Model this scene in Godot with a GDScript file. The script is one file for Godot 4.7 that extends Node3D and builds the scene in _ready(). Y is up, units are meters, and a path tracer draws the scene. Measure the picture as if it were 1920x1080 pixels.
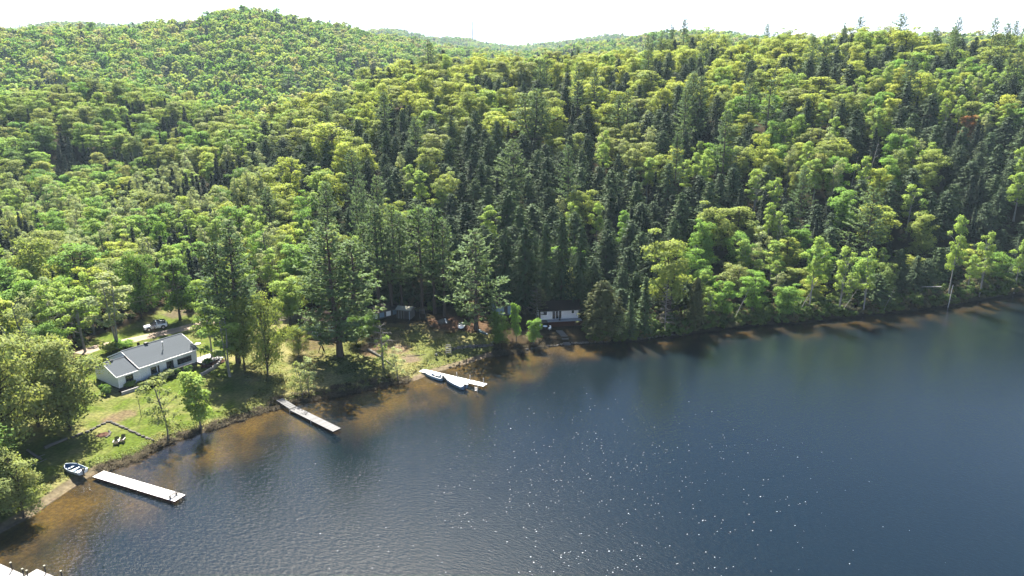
extends Node3D
# A lake shore in spring seen from the air: wooded hill, bungalow, cabins, docks and boats.
# x to the right, y up, -z away over the lake; the lake surface is y = 0.

const SHORE_AZ: Array = [-180, -75, -41.04, -39, -36.8, -35.67, -34.62, -33.26, -31.55, -29.53, -27.1, -25.02, -22.44, -19.78, -17.1, -14.35, -11.53, -8.68, -7.47, -4.33, -1.92, 0.96, 3.82, 6.67, 10.4, 14.91, 20.04, 24.08, 27.86, 31.37, 34.6, 38.13, 55, 75, 180]
const SHORE_R: Array = [87.37, 90.28, 97.08, 98.84, 102.57, 104.42, 106, 106.26, 106.97, 110.21, 111.88, 112.8, 114.86, 117.31, 117.82, 118.62, 120.48, 122.47, 125.02, 129.64, 133.82, 135.64, 140.49, 141.81, 144.94, 151.94, 162.74, 170.52, 180.8, 192.33, 207.98, 230.61, 311.33, 415.11, 415.11]
const COL_AZ: Array = [-44.78, -36.02, -29.93, -25.16, -20.74, -13.62, -10.3, -4.76, 1.74, 8.19, 14.44, 25.86, 36.02, 47.48]
const COL_R: Array = [[126.3, 170, 290, 430, 520, 900, 1300, 2300, 4500], [129.8, 190, 300, 430, 520, 900, 1300, 2300, 4500], [139.6, 200, 300, 430, 520, 900, 1300, 2300, 4500], [146.7, 190, 270, 420, 520, 930, 1400, 2300, 4500], [146.4, 180, 245, 330, 430, 950, 1400, 2300, 4500], [149.1, 185, 250, 340, 450, 980, 1500, 2300, 4500], [149.3, 185, 265, 355, 480, 1050, 1500, 2300, 4500], [155, 190, 275, 375, 520, 1200, 1600, 2300, 4500], [159, 195, 285, 385, 540, 1200, 1600, 2300, 4500], [159.1, 200, 290, 395, 560, 1300, 1600, 2300, 4500], [165.2, 210, 300, 410, 580, 1300, 1600, 2300, 4500], [187.4, 230, 320, 425, 600, 1300, 1700, 2300, 4500], [229.1, 255, 340, 435, 600, 1300, 1700, 2300, 4500], [289.4, 300, 400, 500, 650, 1300, 1700, 2300, 4500]]
const COL_H: Array = [[3, 4, 8, 38.8, 30.8, 83.9, 43.9, 187.3, 20], [3, 4.5, 10, 41.9, 35.9, 99.3, 59.3, 213.8, 20], [3, 5, 13, 48.3, 42.3, 111.1, 71.1, 231.3, 20], [3, 5, 15, 41.7, 33.7, 128.5, 88.5, 229.3, 20], [3, 5.5, 20, 30.3, 24.3, 144.3, 104.3, 235.3, 20], [3, 8, 28, 42.7, 28.7, 138.5, 108.5, 227, 20], [3.4, 10, 35, 53.9, 35.9, 129.7, 99.7, 241.8, 20], [4, 13, 40, 61, 35, 123.9, 113.9, 218.8, 20], [4, 15, 44, 60.7, 34.7, 114, 104, 203.2, 20], [4, 17, 46, 61.7, 35.7, 134, 134, 224, 20], [4, 19, 50, 69.3, 43.3, 142.6, 142.6, 223.3, 20], [4, 22, 55, 70.9, 44.9, 128.9, 128.9, 199.1, 20], [5, 20, 50, 66.1, 40.1, 120.1, 120.1, 183.5, 20], [5, 20, 48, 63.6, 37.6, 107.1, 107.1, 160.4, 20]]
const BANK_AZ: Array = [-75, -36.02, -30.57, -25.51, -16.86, -11.14, -8.4, -6.91, -2.6, 0, 4.33, 8.19, 35.45, 75]
const BANK_S: Array = [0.4, 0.6, 1.2, 0.8, 0.7, 0.7, 2.2, 4.6, 4, 1, 0.8, 0.5, 0.5, 0.5]
const BANK_H: Array = [0.35, 0.4, 0.3, 0.45, 0.8, 0.9, 0.5, 1.15, 1.3, 1, 1.1, 0.9, 1.1, 1]

var rng := RandomNumberGenerator.new()
var M := {}
var used := {}
var patchy := FastNoiseLite.new()
var stand := FastNoiseLite.new()

# ---------------------------------------------------------------- geometry collector
class Geo:
	var v := PackedVector3Array()
	var n := PackedVector3Array()
	var c := PackedColorArray()
	var i := PackedInt32Array()

	func leaf(p: Vector3, nrm: Vector3, up: Vector3, w: float, h: float, col: Color, soft: Vector3) -> void:
		var a := nrm.cross(up).normalized()
		var b := a.cross(nrm)
		a *= w * 0.5
		b *= h * 0.5
		var k := v.size()
		v.push_back(p - b)
		v.push_back(p + a + nrm * w * 0.12)
		v.push_back(p + b)
		v.push_back(p - a + nrm * w * 0.12)
		for q in 4:
			n.push_back(soft)
			c.push_back(col)
		i.push_back(k); i.push_back(k + 1); i.push_back(k + 2)
		i.push_back(k); i.push_back(k + 2); i.push_back(k + 3)

	func quad(a: Vector3, b: Vector3, d: Vector3, e: Vector3, col := Color.WHITE) -> void:  # clockwise seen from its front
		var nm := (e - a).cross(b - a).normalized()
		if nm.length() < 0.5:
			nm = (e - d).cross(a - d).normalized()
		var k := v.size()
		for p in [a, b, d, e]:
			v.push_back(p)
			n.push_back(nm)
			c.push_back(col)
		i.append_array(PackedInt32Array([k, k + 1, k + 2, k, k + 2, k + 3]))

	func tri(a: Vector3, b: Vector3, d: Vector3, col := Color.WHITE) -> void:
		var nm := (d - a).cross(b - a).normalized()
		var k := v.size()
		for p in [a, b, d]:
			v.push_back(p)
			n.push_back(nm)
			c.push_back(col)
		i.append_array(PackedInt32Array([k, k + 1, k + 2]))

	func hexa(p: Array, col := Color.WHITE) -> void:  # eight corners: four below, four above, each round the same way (anticlockwise from above)
		_face(p[0], p[1], p[2], p[3], p, col)
		_face(p[4], p[5], p[6], p[7], p, col)
		for k in 4:
			_face(p[k], p[(k + 1) % 4], p[4 + (k + 1) % 4], p[4 + k], p, col)

	func _face(a: Vector3, b: Vector3, d: Vector3, e: Vector3, all: Array, col: Color) -> void:
		var mid := Vector3.ZERO
		for q in all:
			mid += q / float(all.size())
		var nm := (e - a).cross(b - a)
		if nm.dot((a + d) * 0.5 - mid) < 0:
			quad(a, e, d, b, col)
		else:
			quad(a, b, d, e, col)

	func box(center: Vector3, size: Vector3, t := Transform3D.IDENTITY, col := Color.WHITE) -> void:
		var h := size * 0.5
		var p := []
		for y in [-1, 1]:
			for q in [[-1, -1], [1, -1], [1, 1], [-1, 1]]:
				p.append(t * (center + Vector3(h.x * q[0], h.y * y, h.z * q[1])))
		hexa(p, col)

	func chamfer(center: Vector3, size: Vector3, bevel: float, t := Transform3D.IDENTITY, col := Color.WHITE) -> void:
		# a box whose upper edges are bevelled
		var h := size * 0.5
		var p := []
		var q4 := [[-1, -1], [1, -1], [1, 1], [-1, 1]]
		for q in q4: p.append(t * (center + Vector3(h.x * q[0], -h.y, h.z * q[1])))
		for q in q4: p.append(t * (center + Vector3(h.x * q[0], h.y - bevel, h.z * q[1])))
		hexa(p, col)
		var r := []
		for q in q4: r.append(t * (center + Vector3(h.x * q[0], h.y - bevel, h.z * q[1])))
		for q in q4: r.append(t * (center + Vector3((h.x - bevel) * q[0], h.y, (h.z - bevel) * q[1])))
		hexa(r, col)

	func tube(pts: PackedVector3Array, rad: PackedFloat32Array, sides := 6, col := Color.WHITE, cap := true) -> void:
		var k0 := v.size()
		var m := pts.size()
		var side := Vector3.RIGHT
		for s in m:
			var d := (pts[mini(s + 1, m - 1)] - pts[maxi(s - 1, 0)]).normalized()
			if absf(d.dot(side)) > 0.9:
				side = Vector3.FORWARD if absf(d.z) < 0.8 else Vector3.UP
			var a := (side - d * side.dot(d)).normalized()
			side = a
			var b := d.cross(a)
			for q in sides:
				var w := TAU * q / sides
				var o := a * cos(w) + b * sin(w)
				v.push_back(pts[s] + o * rad[s])
				n.push_back(o)
				c.push_back(col)
		for s in m - 1:
			for q in sides:
				var a := k0 + s * sides + q
				var b := k0 + s * sides + (q + 1) % sides
				i.append_array(PackedInt32Array([a, a + sides, b, b, a + sides, b + sides]))
		if cap:
			for e in [0, m - 1]:
				var d := (pts[1] - pts[0]).normalized() * (-1.0 if e == 0 else 1.0)
				if e: d = (pts[m - 1] - pts[m - 2]).normalized()
				var k := v.size()
				for q in sides:
					v.push_back(v[k0 + e * sides + q])
					n.push_back(d)
					c.push_back(col)
				for q in range(1, sides - 1):
					if e == 0:
						i.append_array(PackedInt32Array([k, k + q, k + q + 1]))
					else:
						i.append_array(PackedInt32Array([k, k + q + 1, k + q]))

	func bar(a: Vector3, b: Vector3, r: float, sides := 6, col := Color.WHITE) -> void:
		tube(PackedVector3Array([a, b]), PackedFloat32Array([r, r]), sides, col)

	func blob(center: Vector3, r: Vector3, g: RandomNumberGenerator, rough := 0.18, col := Color.WHITE) -> void:
		# an uneven rounded stone of 8 x 5 faces
		var k := v.size()
		var rows := 5
		var cols := 8
		var f := []
		for y in rows + 1:
			var row := []
			for x in cols:
				row.append(1.0 + g.randf_range(-rough, rough))
			f.append(row)
		for y in rows + 1:
			var p := PI * y / rows
			for x in cols:
				var w := TAU * x / cols
				var d := Vector3(sin(p) * cos(w), cos(p), sin(p) * sin(w))
				var s: float = f[y][x] if y > 0 and y < rows else 0.9
				v.push_back(center + d * r * s)
				n.push_back((d / r).normalized())
				c.push_back(col)
		for y in rows:
			for x in cols:
				var a := k + y * cols + x
				var b := k + y * cols + (x + 1) % cols
				i.append_array(PackedInt32Array([a, a + cols, b, b, a + cols, b + cols]))

	func mesh(m: Material = null) -> ArrayMesh:
		var a := []
		a.resize(Mesh.ARRAY_MAX)
		a[Mesh.ARRAY_VERTEX] = v
		a[Mesh.ARRAY_NORMAL] = n
		a[Mesh.ARRAY_COLOR] = c
		a[Mesh.ARRAY_INDEX] = i
		var out := ArrayMesh.new()
		out.add_surface_from_arrays(Mesh.PRIMITIVE_TRIANGLES, a)
		if m:
			out.surface_set_material(0, m)
		return out

# ---------------------------------------------------------------- terrain
func along(xs: Array, ys: Array, a: float) -> float:
	var lo := 0
	var hi := xs.size() - 1
	if a <= xs[0]: return ys[0]
	if a >= xs[hi]: return ys[hi]
	while hi - lo > 1:
		var m := (lo + hi) >> 1
		if a < xs[m]: hi = m
		else: lo = m
	return lerpf(ys[lo], ys[hi], (a - xs[lo]) / (xs[hi] - xs[lo]))

func shore_r(az: float) -> float:
	return along(SHORE_AZ, SHORE_R, az)

func slant(az: float) -> float:
	var d := (shore_r(az + 1.2) - shore_r(az - 1.2)) / deg_to_rad(2.4)
	return 1.0 / sqrt(1.0 + pow(d / shore_r(az), 2.0))

func inland(x: float, z: float) -> float:  # metres from the shore, negative over water
	var az := rad_to_deg(atan2(x, -z))
	return (Vector2(x, z).length() - shore_r(az)) * slant(az)

func ground(x: float, z: float) -> float:
	var az := rad_to_deg(atan2(x, -z))
	var r := Vector2(x, z).length()
	var s := (r - shore_r(az)) * slant(az)
	if s < 0.0:
		var d := -s
		return -(0.03 + 0.05 * d) if d < 12.0 else -(0.63 + minf(5.5, 0.16 * (d - 12.0)))
	var s0 := along(BANK_AZ, BANK_S, az)
	var low := 0.03 + 0.05 * minf(s, s0) + along(BANK_AZ, BANK_H, az) * smoothstep(s0, s0 + 0.9, s)
	var i := 0
	while i < COL_AZ.size() - 2 and az > COL_AZ[i + 1]:
		i += 1
	var t := smoothstep(0.0, 1.0, (az - COL_AZ[i]) / (COL_AZ[i + 1] - COL_AZ[i]))
	var ra: Array = COL_R[i]; var rb: Array = COL_R[i + 1]
	var ha: Array = COL_H[i]; var hb: Array = COL_H[i + 1]
	var pr := PackedFloat32Array(); var ph := PackedFloat32Array()
	for k in 9:
		pr.push_back(lerpf(ra[k], rb[k], t))
		ph.push_back(lerpf(ha[k], hb[k], t))
	var out: float
	if r <= pr[0]:
		out = ph[0]
	else:
		var k := 0
		while k < 7 and r > pr[k + 1]:
			k += 1
		var h := pr[k + 1] - pr[k]
		var u := minf(1.0, (r - pr[k]) / h)
		out = ph[k] * (2 * u * u * u - 3 * u * u + 1) + h * bend(pr, ph, k) * (u * u * u - 2 * u * u + u) + ph[k + 1] * (3 * u * u - 2 * u * u * u) + h * bend(pr, ph, k + 1) * (u * u * u - u * u)
	var q := minf(1.0, s / maxf(6.0, (pr[0] - shore_r(az)) * slant(az)))
	out = low * (1.0 - q) + out * q
	var w := smoothstep(35.0, 110.0, s)
	out += w * (1.5 * sin(x * 0.047 + 1.7 * sin(z * 0.029)) * sin(z * 0.053 + 0.6 * sin(x * 0.021)) + 0.9 * sin(x * 0.11 + z * 0.07) + 0.7 * sin(z * 0.13 - x * 0.05))
	if r > 600.0:
		out += smoothstep(600.0, 1000.0, r) * (5.0 * sin(x * 0.012 + 2.0 * sin(z * 0.006)) + 3.0 * sin(x * 0.027 - z * 0.011))
	return out

func bend(pr: PackedFloat32Array, ph: PackedFloat32Array, j: int) -> float:
	if j <= 0 or j >= 8: return 0.0
	var a := (ph[j] - ph[j - 1]) / (pr[j] - pr[j - 1])
	var b := (ph[j + 1] - ph[j]) / (pr[j + 1] - pr[j])
	return 0.0 if a * b <= 0.0 else 2.0 * a * b / (a + b)

func on(p: Vector2, up := 0.0) -> Vector3:
	return Vector3(p.x, maxf(ground(p.x, p.y), -0.2) + up, p.y)

# ---------------------------------------------------------------- naming
func numbered(called: String) -> String:
	if not used.has(called):
		used[called] = 0
		return called
	used[called] += 1
	return "%s_%03d" % [called, used[called]]

func tag(o: Node, label: String, category: String, group := "", kind := "") -> void:
	if label: o.set_meta("label", label)
	if category: o.set_meta("category", category)
	if group: o.set_meta("group", group)
	if kind: o.set_meta("kind", kind)

func thing(called: String, label: String, category: String, at := Vector3.ZERO, turn := 0.0, group := "") -> Node3D:
	var o := Node3D.new()
	o.name = numbered(called)
	add_child(o)
	o.position = at
	o.rotation.y = turn
	tag(o, label, category, group)
	return o

func put(called: String, g: Geo, m: Material, parent: Node = null) -> MeshInstance3D:
	var o := MeshInstance3D.new()
	o.mesh = g.mesh(m)
	if parent == null:
		o.name = numbered(called)
		add_child(o)
	else:
		o.name = called
		parent.add_child(o, true)
	return o

func structure(called: String, g: Geo, m: Material) -> MeshInstance3D:
	var o := put(called, g, m)
	o.set_meta("kind", "structure")
	return o

func paint(r: float, g: float, b: float, rough := 0.9, metal := 0.0, grain: Texture2D = null, grain_scale := 1.0) -> StandardMaterial3D:
	var m := StandardMaterial3D.new()
	m.albedo_color = Color(r, g, b).linear_to_srgb()
	m.roughness = rough
	m.metallic = metal
	m.vertex_color_use_as_albedo = true
	if rough > 0.75:
		m.metallic_specular = 0.12
	if grain:
		m.albedo_texture = grain
		m.uv1_triplanar = true
		m.uv1_scale = Vector3.ONE * grain_scale
	return m

func noise_tex(size: int, freq: float, low: float, high: float, octaves := 5, s := 1) -> NoiseTexture2D:
	var f := FastNoiseLite.new()
	f.seed = s
	f.noise_type = FastNoiseLite.TYPE_SIMPLEX_SMOOTH
	f.frequency = freq
	f.fractal_octaves = octaves
	var t := NoiseTexture2D.new()
	t.width = size
	t.height = size
	t.seamless = true
	t.noise = f
	var g := Gradient.new()
	g.set_color(0, Color(low, low, low))
	g.set_color(1, Color(high, high, high))
	t.color_ramp = g
	return t

func leafy(r: float, g: float, b: float, through := 0.9) -> StandardMaterial3D:
	var m := StandardMaterial3D.new()
	m.albedo_color = Color(r, g, b).linear_to_srgb()
	m.roughness = 0.75
	m.metallic_specular = 0.25
	m.cull_mode = BaseMaterial3D.CULL_DISABLED
	m.vertex_color_use_as_albedo = true
	m.backlight_enabled = true
	m.backlight = Color(through, through, through * 0.6).linear_to_srgb()
	return m

# ---------------------------------------------------------------- trees: each builder returns [trunk mesh, crown mesh, height, crown width]
func rv() -> Vector3:
	var z := rng.randf_range(-1, 1)
	var w := rng.randf() * TAU
	var q := sqrt(1.0 - z * z)
	return Vector3(q * cos(w), z, q * sin(w))

func tint(spread: float) -> Color:
	var k := 1.0 + rng.randf_range(-spread, spread)
	var h := rng.randf_range(-0.1, 0.1)
	return Color(k * (1.0 + h), k, k * (1.0 - h))

func lobe(g: Geo, p: Vector3, r: float, flat: float, count: int, size: float, mid: Vector3, shell := 0.6) -> void:
	var base := tint(0.13)
	for q in count:
		var d := rv()
		if d.y < -0.35 and rng.randf() < 0.6:
			d.y = -d.y
		var f := pow(rng.randf_range(shell * shell, 1.0), 0.5) * (1.0 + 0.18 * sin(d.x * 7.0 + p.x * 3.0) * sin(d.z * 6.0 + p.z))
		var at := p + Vector3(d.x, d.y * flat, d.z) * r * f
		var out := (d + Vector3.UP * 0.45 + (at - mid).normalized() * 0.5).normalized()
		var nm := (out + rv() * 0.75).normalized()
		var col := base * tint(0.2)
		var w := size * rng.randf_range(0.6, 1.35)
		g.leaf(at, nm, rv(), w, w * rng.randf_range(0.7, 1.1), col, (nm + out * 0.9).normalized())

func broadleaf(H: float, W: float, base: float, lobes: int, per: int, size: float, flat := 0.6, top := 1.0, multi := 1, spread := 0.9, stout := 0.0125) -> Array:
	var t := Geo.new()
	var g := Geo.new()
	var lean := Vector3(rng.randf_range(-0.5, 0.5), 0, rng.randf_range(-0.5, 0.5))
	var stems := []
	for s in multi:
		var off := Vector3(rng.randf_range(-1, 1), 0, rng.randf_range(-1, 1)) * (W * 0.16 if multi > 1 else 0.0)
		var pts := PackedVector3Array(); var rad := PackedFloat32Array()
		var r0 := H * stout * (1.0 if multi == 1 else 0.75)
		for k in 8:
			var f := k / 7.0
			pts.push_back(Vector3(0, f * H * 0.86, 0) + lean * f * f + off * f + Vector3(sin(f * 5.0 + s), 0, cos(f * 4.0)) * 0.12 * f)
			rad.push_back(r0 * (1.15 - f) + 0.02 + (r0 * 0.5 if k == 0 else 0.0))
		t.tube(pts, rad, 7)
		stems.append(pts)
	var mid := Vector3(0, H * lerpf(base, 1.0, 0.42), 0)
	# the crown is made of a few leading limbs, each with a dome of its own
	var leads := []
	var nl := rng.randi_range(2, 4) if lobes > 18 else 1
	for k in nl:
		var wl := TAU * (k + rng.randf_range(-0.3, 0.3)) / nl
		leads.append([Vector3(cos(wl), 0, sin(wl)) * W * (rng.randf_range(0.12, 0.27) if nl > 1 else 0.0), rng.randf_range(0.74, 1.0) if k else 1.0, rng.randf_range(0.26, 0.38) if nl > 1 else 0.5])
	for k in lobes:
		var f := (k + rng.randf()) / lobes
		var ld: Array = leads[rng.randi() % nl]
		var y := H * lerpf(base + 0.06, 0.95 * float(ld[1]), f)
		var u := clampf((y / H - base) / (float(ld[1]) - base), 0.02, 0.98)
		var prof := pow(sin(PI * pow(u, 0.75 / top)), 0.62) * rng.randf_range(0.75, 1.15)
		var w := k * 2.39996 + rng.randf_range(-0.5, 0.5)
		var far := W * float(ld[2]) * prof * rng.randf_range(0.2, 0.95) * spread
		var p: Vector3 = Vector3(cos(w) * far, y, sin(w) * far) + lean * (y / H) + (ld[0] as Vector3) * lerpf(0.45, 1.0, u)
		var lr := W * rng.randf_range(0.10, 0.22) * lerpf(1.0, 0.8, u)
		lobe(g, p, lr, flat * rng.randf_range(0.8, 1.25), int(per * clampf(pow(lr / (W * 0.17), 2.0), 0.4, 1.5)), size, mid, 0.45)
		var st: PackedVector3Array = stems[k % multi]
		var from_y := clampf(y - far * 0.9, H * base * 0.7, H * 0.8)
		var q := int(clampf(from_y / (H * 0.86) * 7.0, 0, 6))
		var a: Vector3 = st[q].lerp(st[q + 1], clampf(from_y / (H * 0.86) * 7.0 - q, 0.0, 1.0))
		var b := a.lerp(p, 0.55) + Vector3.UP * far * 0.06
		t.tube(PackedVector3Array([a, b, p]), PackedFloat32Array([H * stout * 0.42, H * stout * 0.28, 0.02]), 5)
		for e in 3:  # twigs
			t.tube(PackedVector3Array([b.lerp(p, e * 0.3), p + rv() * lr * 0.8]), PackedFloat32Array([H * stout * 0.15 + 0.01, 0.012]), 3, Color.WHITE, false)
	return [t.mesh(), g.mesh(), H, W]

func conifer(H: float, W: float, base: float, step: float, per: int, spray: float, droop: float, narrow := 0.8, ragged := 0.3) -> Array:
	var t := Geo.new()
	var g := Geo.new()
	t.tube(PackedVector3Array([Vector3.ZERO, Vector3(0.05, H * 0.5, 0), Vector3(0, H * 0.99, 0)]), PackedFloat32Array([H * 0.016, H * 0.010, 0.02]), 7)
	var y := H * base
	while y < H * 0.985:
		var f := (y / H - base) / (1.0 - base)
		var L := W * 0.5 * pow(1.0 - f, narrow) * lerpf(0.72, 1.0, minf(1.0, f * 5.0)) + 0.12
		var w0 := rng.randf() * TAU
		for k in per:
			if rng.randf() < ragged * 0.35:
				continue
			var w := w0 + TAU * k / per + rng.randf_range(-0.4, 0.4)
			var l := L * rng.randf_range(1.0 - ragged, 1.0 + ragged * 0.6)
			var out := Vector3(cos(w), 0, sin(w))
			var rise := lerpf(-droop, 0.45, f * f)
			var tip := Vector3(0, y, 0) + out * l + Vector3.UP * l * rise
			if rng.randf() < 0.4:
				t.tube(PackedVector3Array([Vector3(0, y, 0), tip]), PackedFloat32Array([0.04, 0.012]), 3, Color.WHITE, false)
			var base_col := tint(0.18)
			var n := int(maxf(2.0, l / spray * 2.1))
			for q in n:
				var e := (q + rng.randf()) / n
				e = lerpf(0.22, 1.05, e)
				var at := Vector3(0, y, 0) + out * l * e + Vector3.UP * (l * rise * e - droop * l * 0.35 * e * e) + rv() * spray * 0.35
				var nm := (Vector3.UP * 0.8 + out * 0.7 + rv() * 0.7).normalized()
				var z := spray * lerpf(1.25, 0.75, e) * rng.randf_range(0.7, 1.3)
				g.leaf(at, nm, out + rv() * 0.35, z * 0.62, z * 1.25, base_col * tint(0.2), (nm + Vector3.UP * 0.3 + out * 0.7).normalized())
		y += step * rng.randf_range(0.75, 1.25) * lerpf(1.0, 0.7, f)
	for q in 8:
		g.leaf(Vector3(0, H * (0.975 + q * 0.003), 0), (rv() + Vector3.UP * 0.3).normalized(), Vector3.UP, 0.25, 0.5, tint(0.15), Vector3.UP)
	return [t.mesh(), g.mesh(), H, W]

func white_pine(H: float, W: float, base: float, tops := 1, lop := 0.0, full := 1.0) -> Array:
	# a tall trunk with layered plumes that sweep up at their tips
	var t := Geo.new()
	var g := Geo.new()
	for s in tops:
		var side := Vector3(cos(s * 2.4), 0, sin(s * 2.4)) * (W * 0.17 if tops > 1 else 0.0)
		var hh := H * (1.0 - 0.07 * s)
		var stem := PackedVector3Array(); var rad := PackedFloat32Array()
		for k in 9:
			var f := k / 8.0
			stem.push_back(Vector3(0, f * hh, 0) + side * smoothstep(0.18, 0.6, f) + Vector3(sin(f * 6.0 + s), 0, cos(f * 5.0)) * 0.15 * f)
			rad.push_back(maxf(0.03, H * 0.0165 * (1.0 - 0.92 * f)) + (0.12 if k == 0 else 0.0))
		t.tube(stem, rad, 8)
		var y := hh * base
		while y < hh * 0.975:
			var f := (y / hh - base) / (1.0 - base)
			var prof := pow(1.0 - f, 0.7) * lerpf(0.62, 1.0, smoothstep(0.0, 0.22, f)) + 0.07
			var w0 := rng.randf() * TAU
			var nb := 5 if f < 0.85 else 4
			for k in nb:
				if rng.randf() > full * lerpf(0.8, 1.0, f):
					continue
				var w := w0 + TAU * k / nb + rng.randf_range(-0.35, 0.35)
				var out := Vector3(cos(w), 0, sin(w))
				var l := W * (0.5 if tops == 1 else 0.38) * prof * rng.randf_range(0.5, 1.25) * (1.0 + lop * cos(w))
				var rise := lerpf(-0.02, 0.75, f * f) + rng.randf_range(-0.08, 0.1)
				var sk := clampf(y / hh * 8.0, 0.0, 7.99)
				var foot: Vector3 = stem[int(sk)].lerp(stem[int(sk) + 1], sk - int(sk))
				var pts := PackedVector3Array()
				for q in 5:
					var e := q / 4.0
					pts.push_back(foot + out * l * e + Vector3.UP * (l * rise * e + l * 0.16 * e * e * e))
				t.tube(pts, PackedFloat32Array([0.07, 0.055, 0.04, 0.025, 0.012]), 4, Color.WHITE, false)
				var bc := tint(0.16)
				var across := out.cross(Vector3.UP)
				var n := int(maxf(4.0, l * 3.6))
				for q in n:
					var e := lerpf(0.3, 1.0, pow((q + rng.randf()) / n, 0.8))
					var p: Vector3 = pts[int(minf(e * 4.0, 3.99))].lerp(pts[int(minf(e * 4.0, 3.99)) + 1], e * 4.0 - int(minf(e * 4.0, 3.99)))
					var sway := rng.randf_range(-1, 1)
					p += across * sway * l * 0.2 * (1.15 - absf(e - 0.65)) + Vector3.UP * rng.randf_range(-0.1, 0.3)
					for z in 4:
						var dir := (out * 0.8 + across * sway * 0.6 + Vector3.UP * 0.5 + rv() * 0.8).normalized()
						var nm := (Vector3.UP * 0.7 + out * 0.3 + rv() * 0.8).normalized()
						g.leaf(p + dir * 0.22, nm, dir, rng.randf_range(0.16, 0.3), rng.randf_range(0.45, 0.85), bc * tint(0.2), (nm + Vector3.UP * 0.7 + out * 0.3).normalized())
			y += lerpf(1.05, 0.6, f) * rng.randf_range(0.75, 1.3)
		if base > 0.3:  # dead stubs below the crown
			for k in 9:
				var w := rng.randf() * TAU
				var at := Vector3(0, hh * rng.randf_range(base * 0.45, base), 0)
				t.tube(PackedVector3Array([at, at + Vector3(cos(w), rng.randf_range(-0.1, 0.35), sin(w)) * rng.randf_range(0.8, 2.4)]), PackedFloat32Array([0.035, 0.01]), 3, Color.WHITE, false)
	return [t.mesh(), g.mesh(), H, W]

func bare_tree(H: float, W: float, limbs: int, twigs: int, base := 0.25, droop := 0.0) -> Geo:
	var t := Geo.new()
	var lean := rng.randf_range(-0.3, 0.3)
	t.tube(PackedVector3Array([Vector3.ZERO, Vector3(lean * 0.3, H * 0.35, 0), Vector3(lean, H * 0.7, lean * 0.5), Vector3(lean * 0.8, H, lean)]), PackedFloat32Array([H * 0.014, H * 0.01, H * 0.006, 0.015]), 7)
	for k in limbs:
		var f := lerpf(base, 0.95, (k + rng.randf()) / limbs)
		var w := k * 2.39996 + rng.randf_range(-0.5, 0.5)
		var l := W * 0.5 * lerpf(1.0, 0.35, (f - base) / (1.0 - base)) * rng.randf_range(0.7, 1.15)
		var a := Vector3(lean * f, H * f, lean * f * f)
		var out := Vector3(cos(w), lerpf(0.75 - droop, 0.9 - droop, f), sin(w))
		var b := a + out * l * 0.55
		var e := a + Vector3(out.x, out.y * 1.1 - droop * 0.3, out.z) * l
		t.tube(PackedVector3Array([a, b, e]), PackedFloat32Array([H * 0.0045, H * 0.003, 0.01]), 4)
		for q in twigs:
			var s := b.lerp(e, rng.randf_range(-0.6, 0.9))
			t.tube(PackedVector3Array([s, s + (out * 0.7 + rv() * 0.9 + Vector3.UP * (0.2 - droop * 0.4)).normalized() * l * rng.randf_range(0.2, 0.45)]), PackedFloat32Array([0.018, 0.008]), 3, Color.WHITE, false)
	return t

func shrub(W: float, H: float, lobes: int, per: int, size: float) -> Geo:
	var g := Geo.new()
	for k in lobes:
		var w := rng.randf() * TAU
		var f := sqrt(rng.randf()) * 0.34 * W
		var r := W * rng.randf_range(0.18, 0.28)
		lobe(g, Vector3(cos(w) * f, H * rng.randf_range(0.35, 0.72), sin(w) * f), r, minf(1.0, H / W), per, size, Vector3(0, H * 0.3, 0), 0.3)
	return g

# ---------------------------------------------------------------- the place
var PROTO := {}
var lawn := PackedVector2Array()
var yard := PackedVector2Array()
var planted: Array = []  # [x, z, radius] of every tree so far
var crowd := {}

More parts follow.
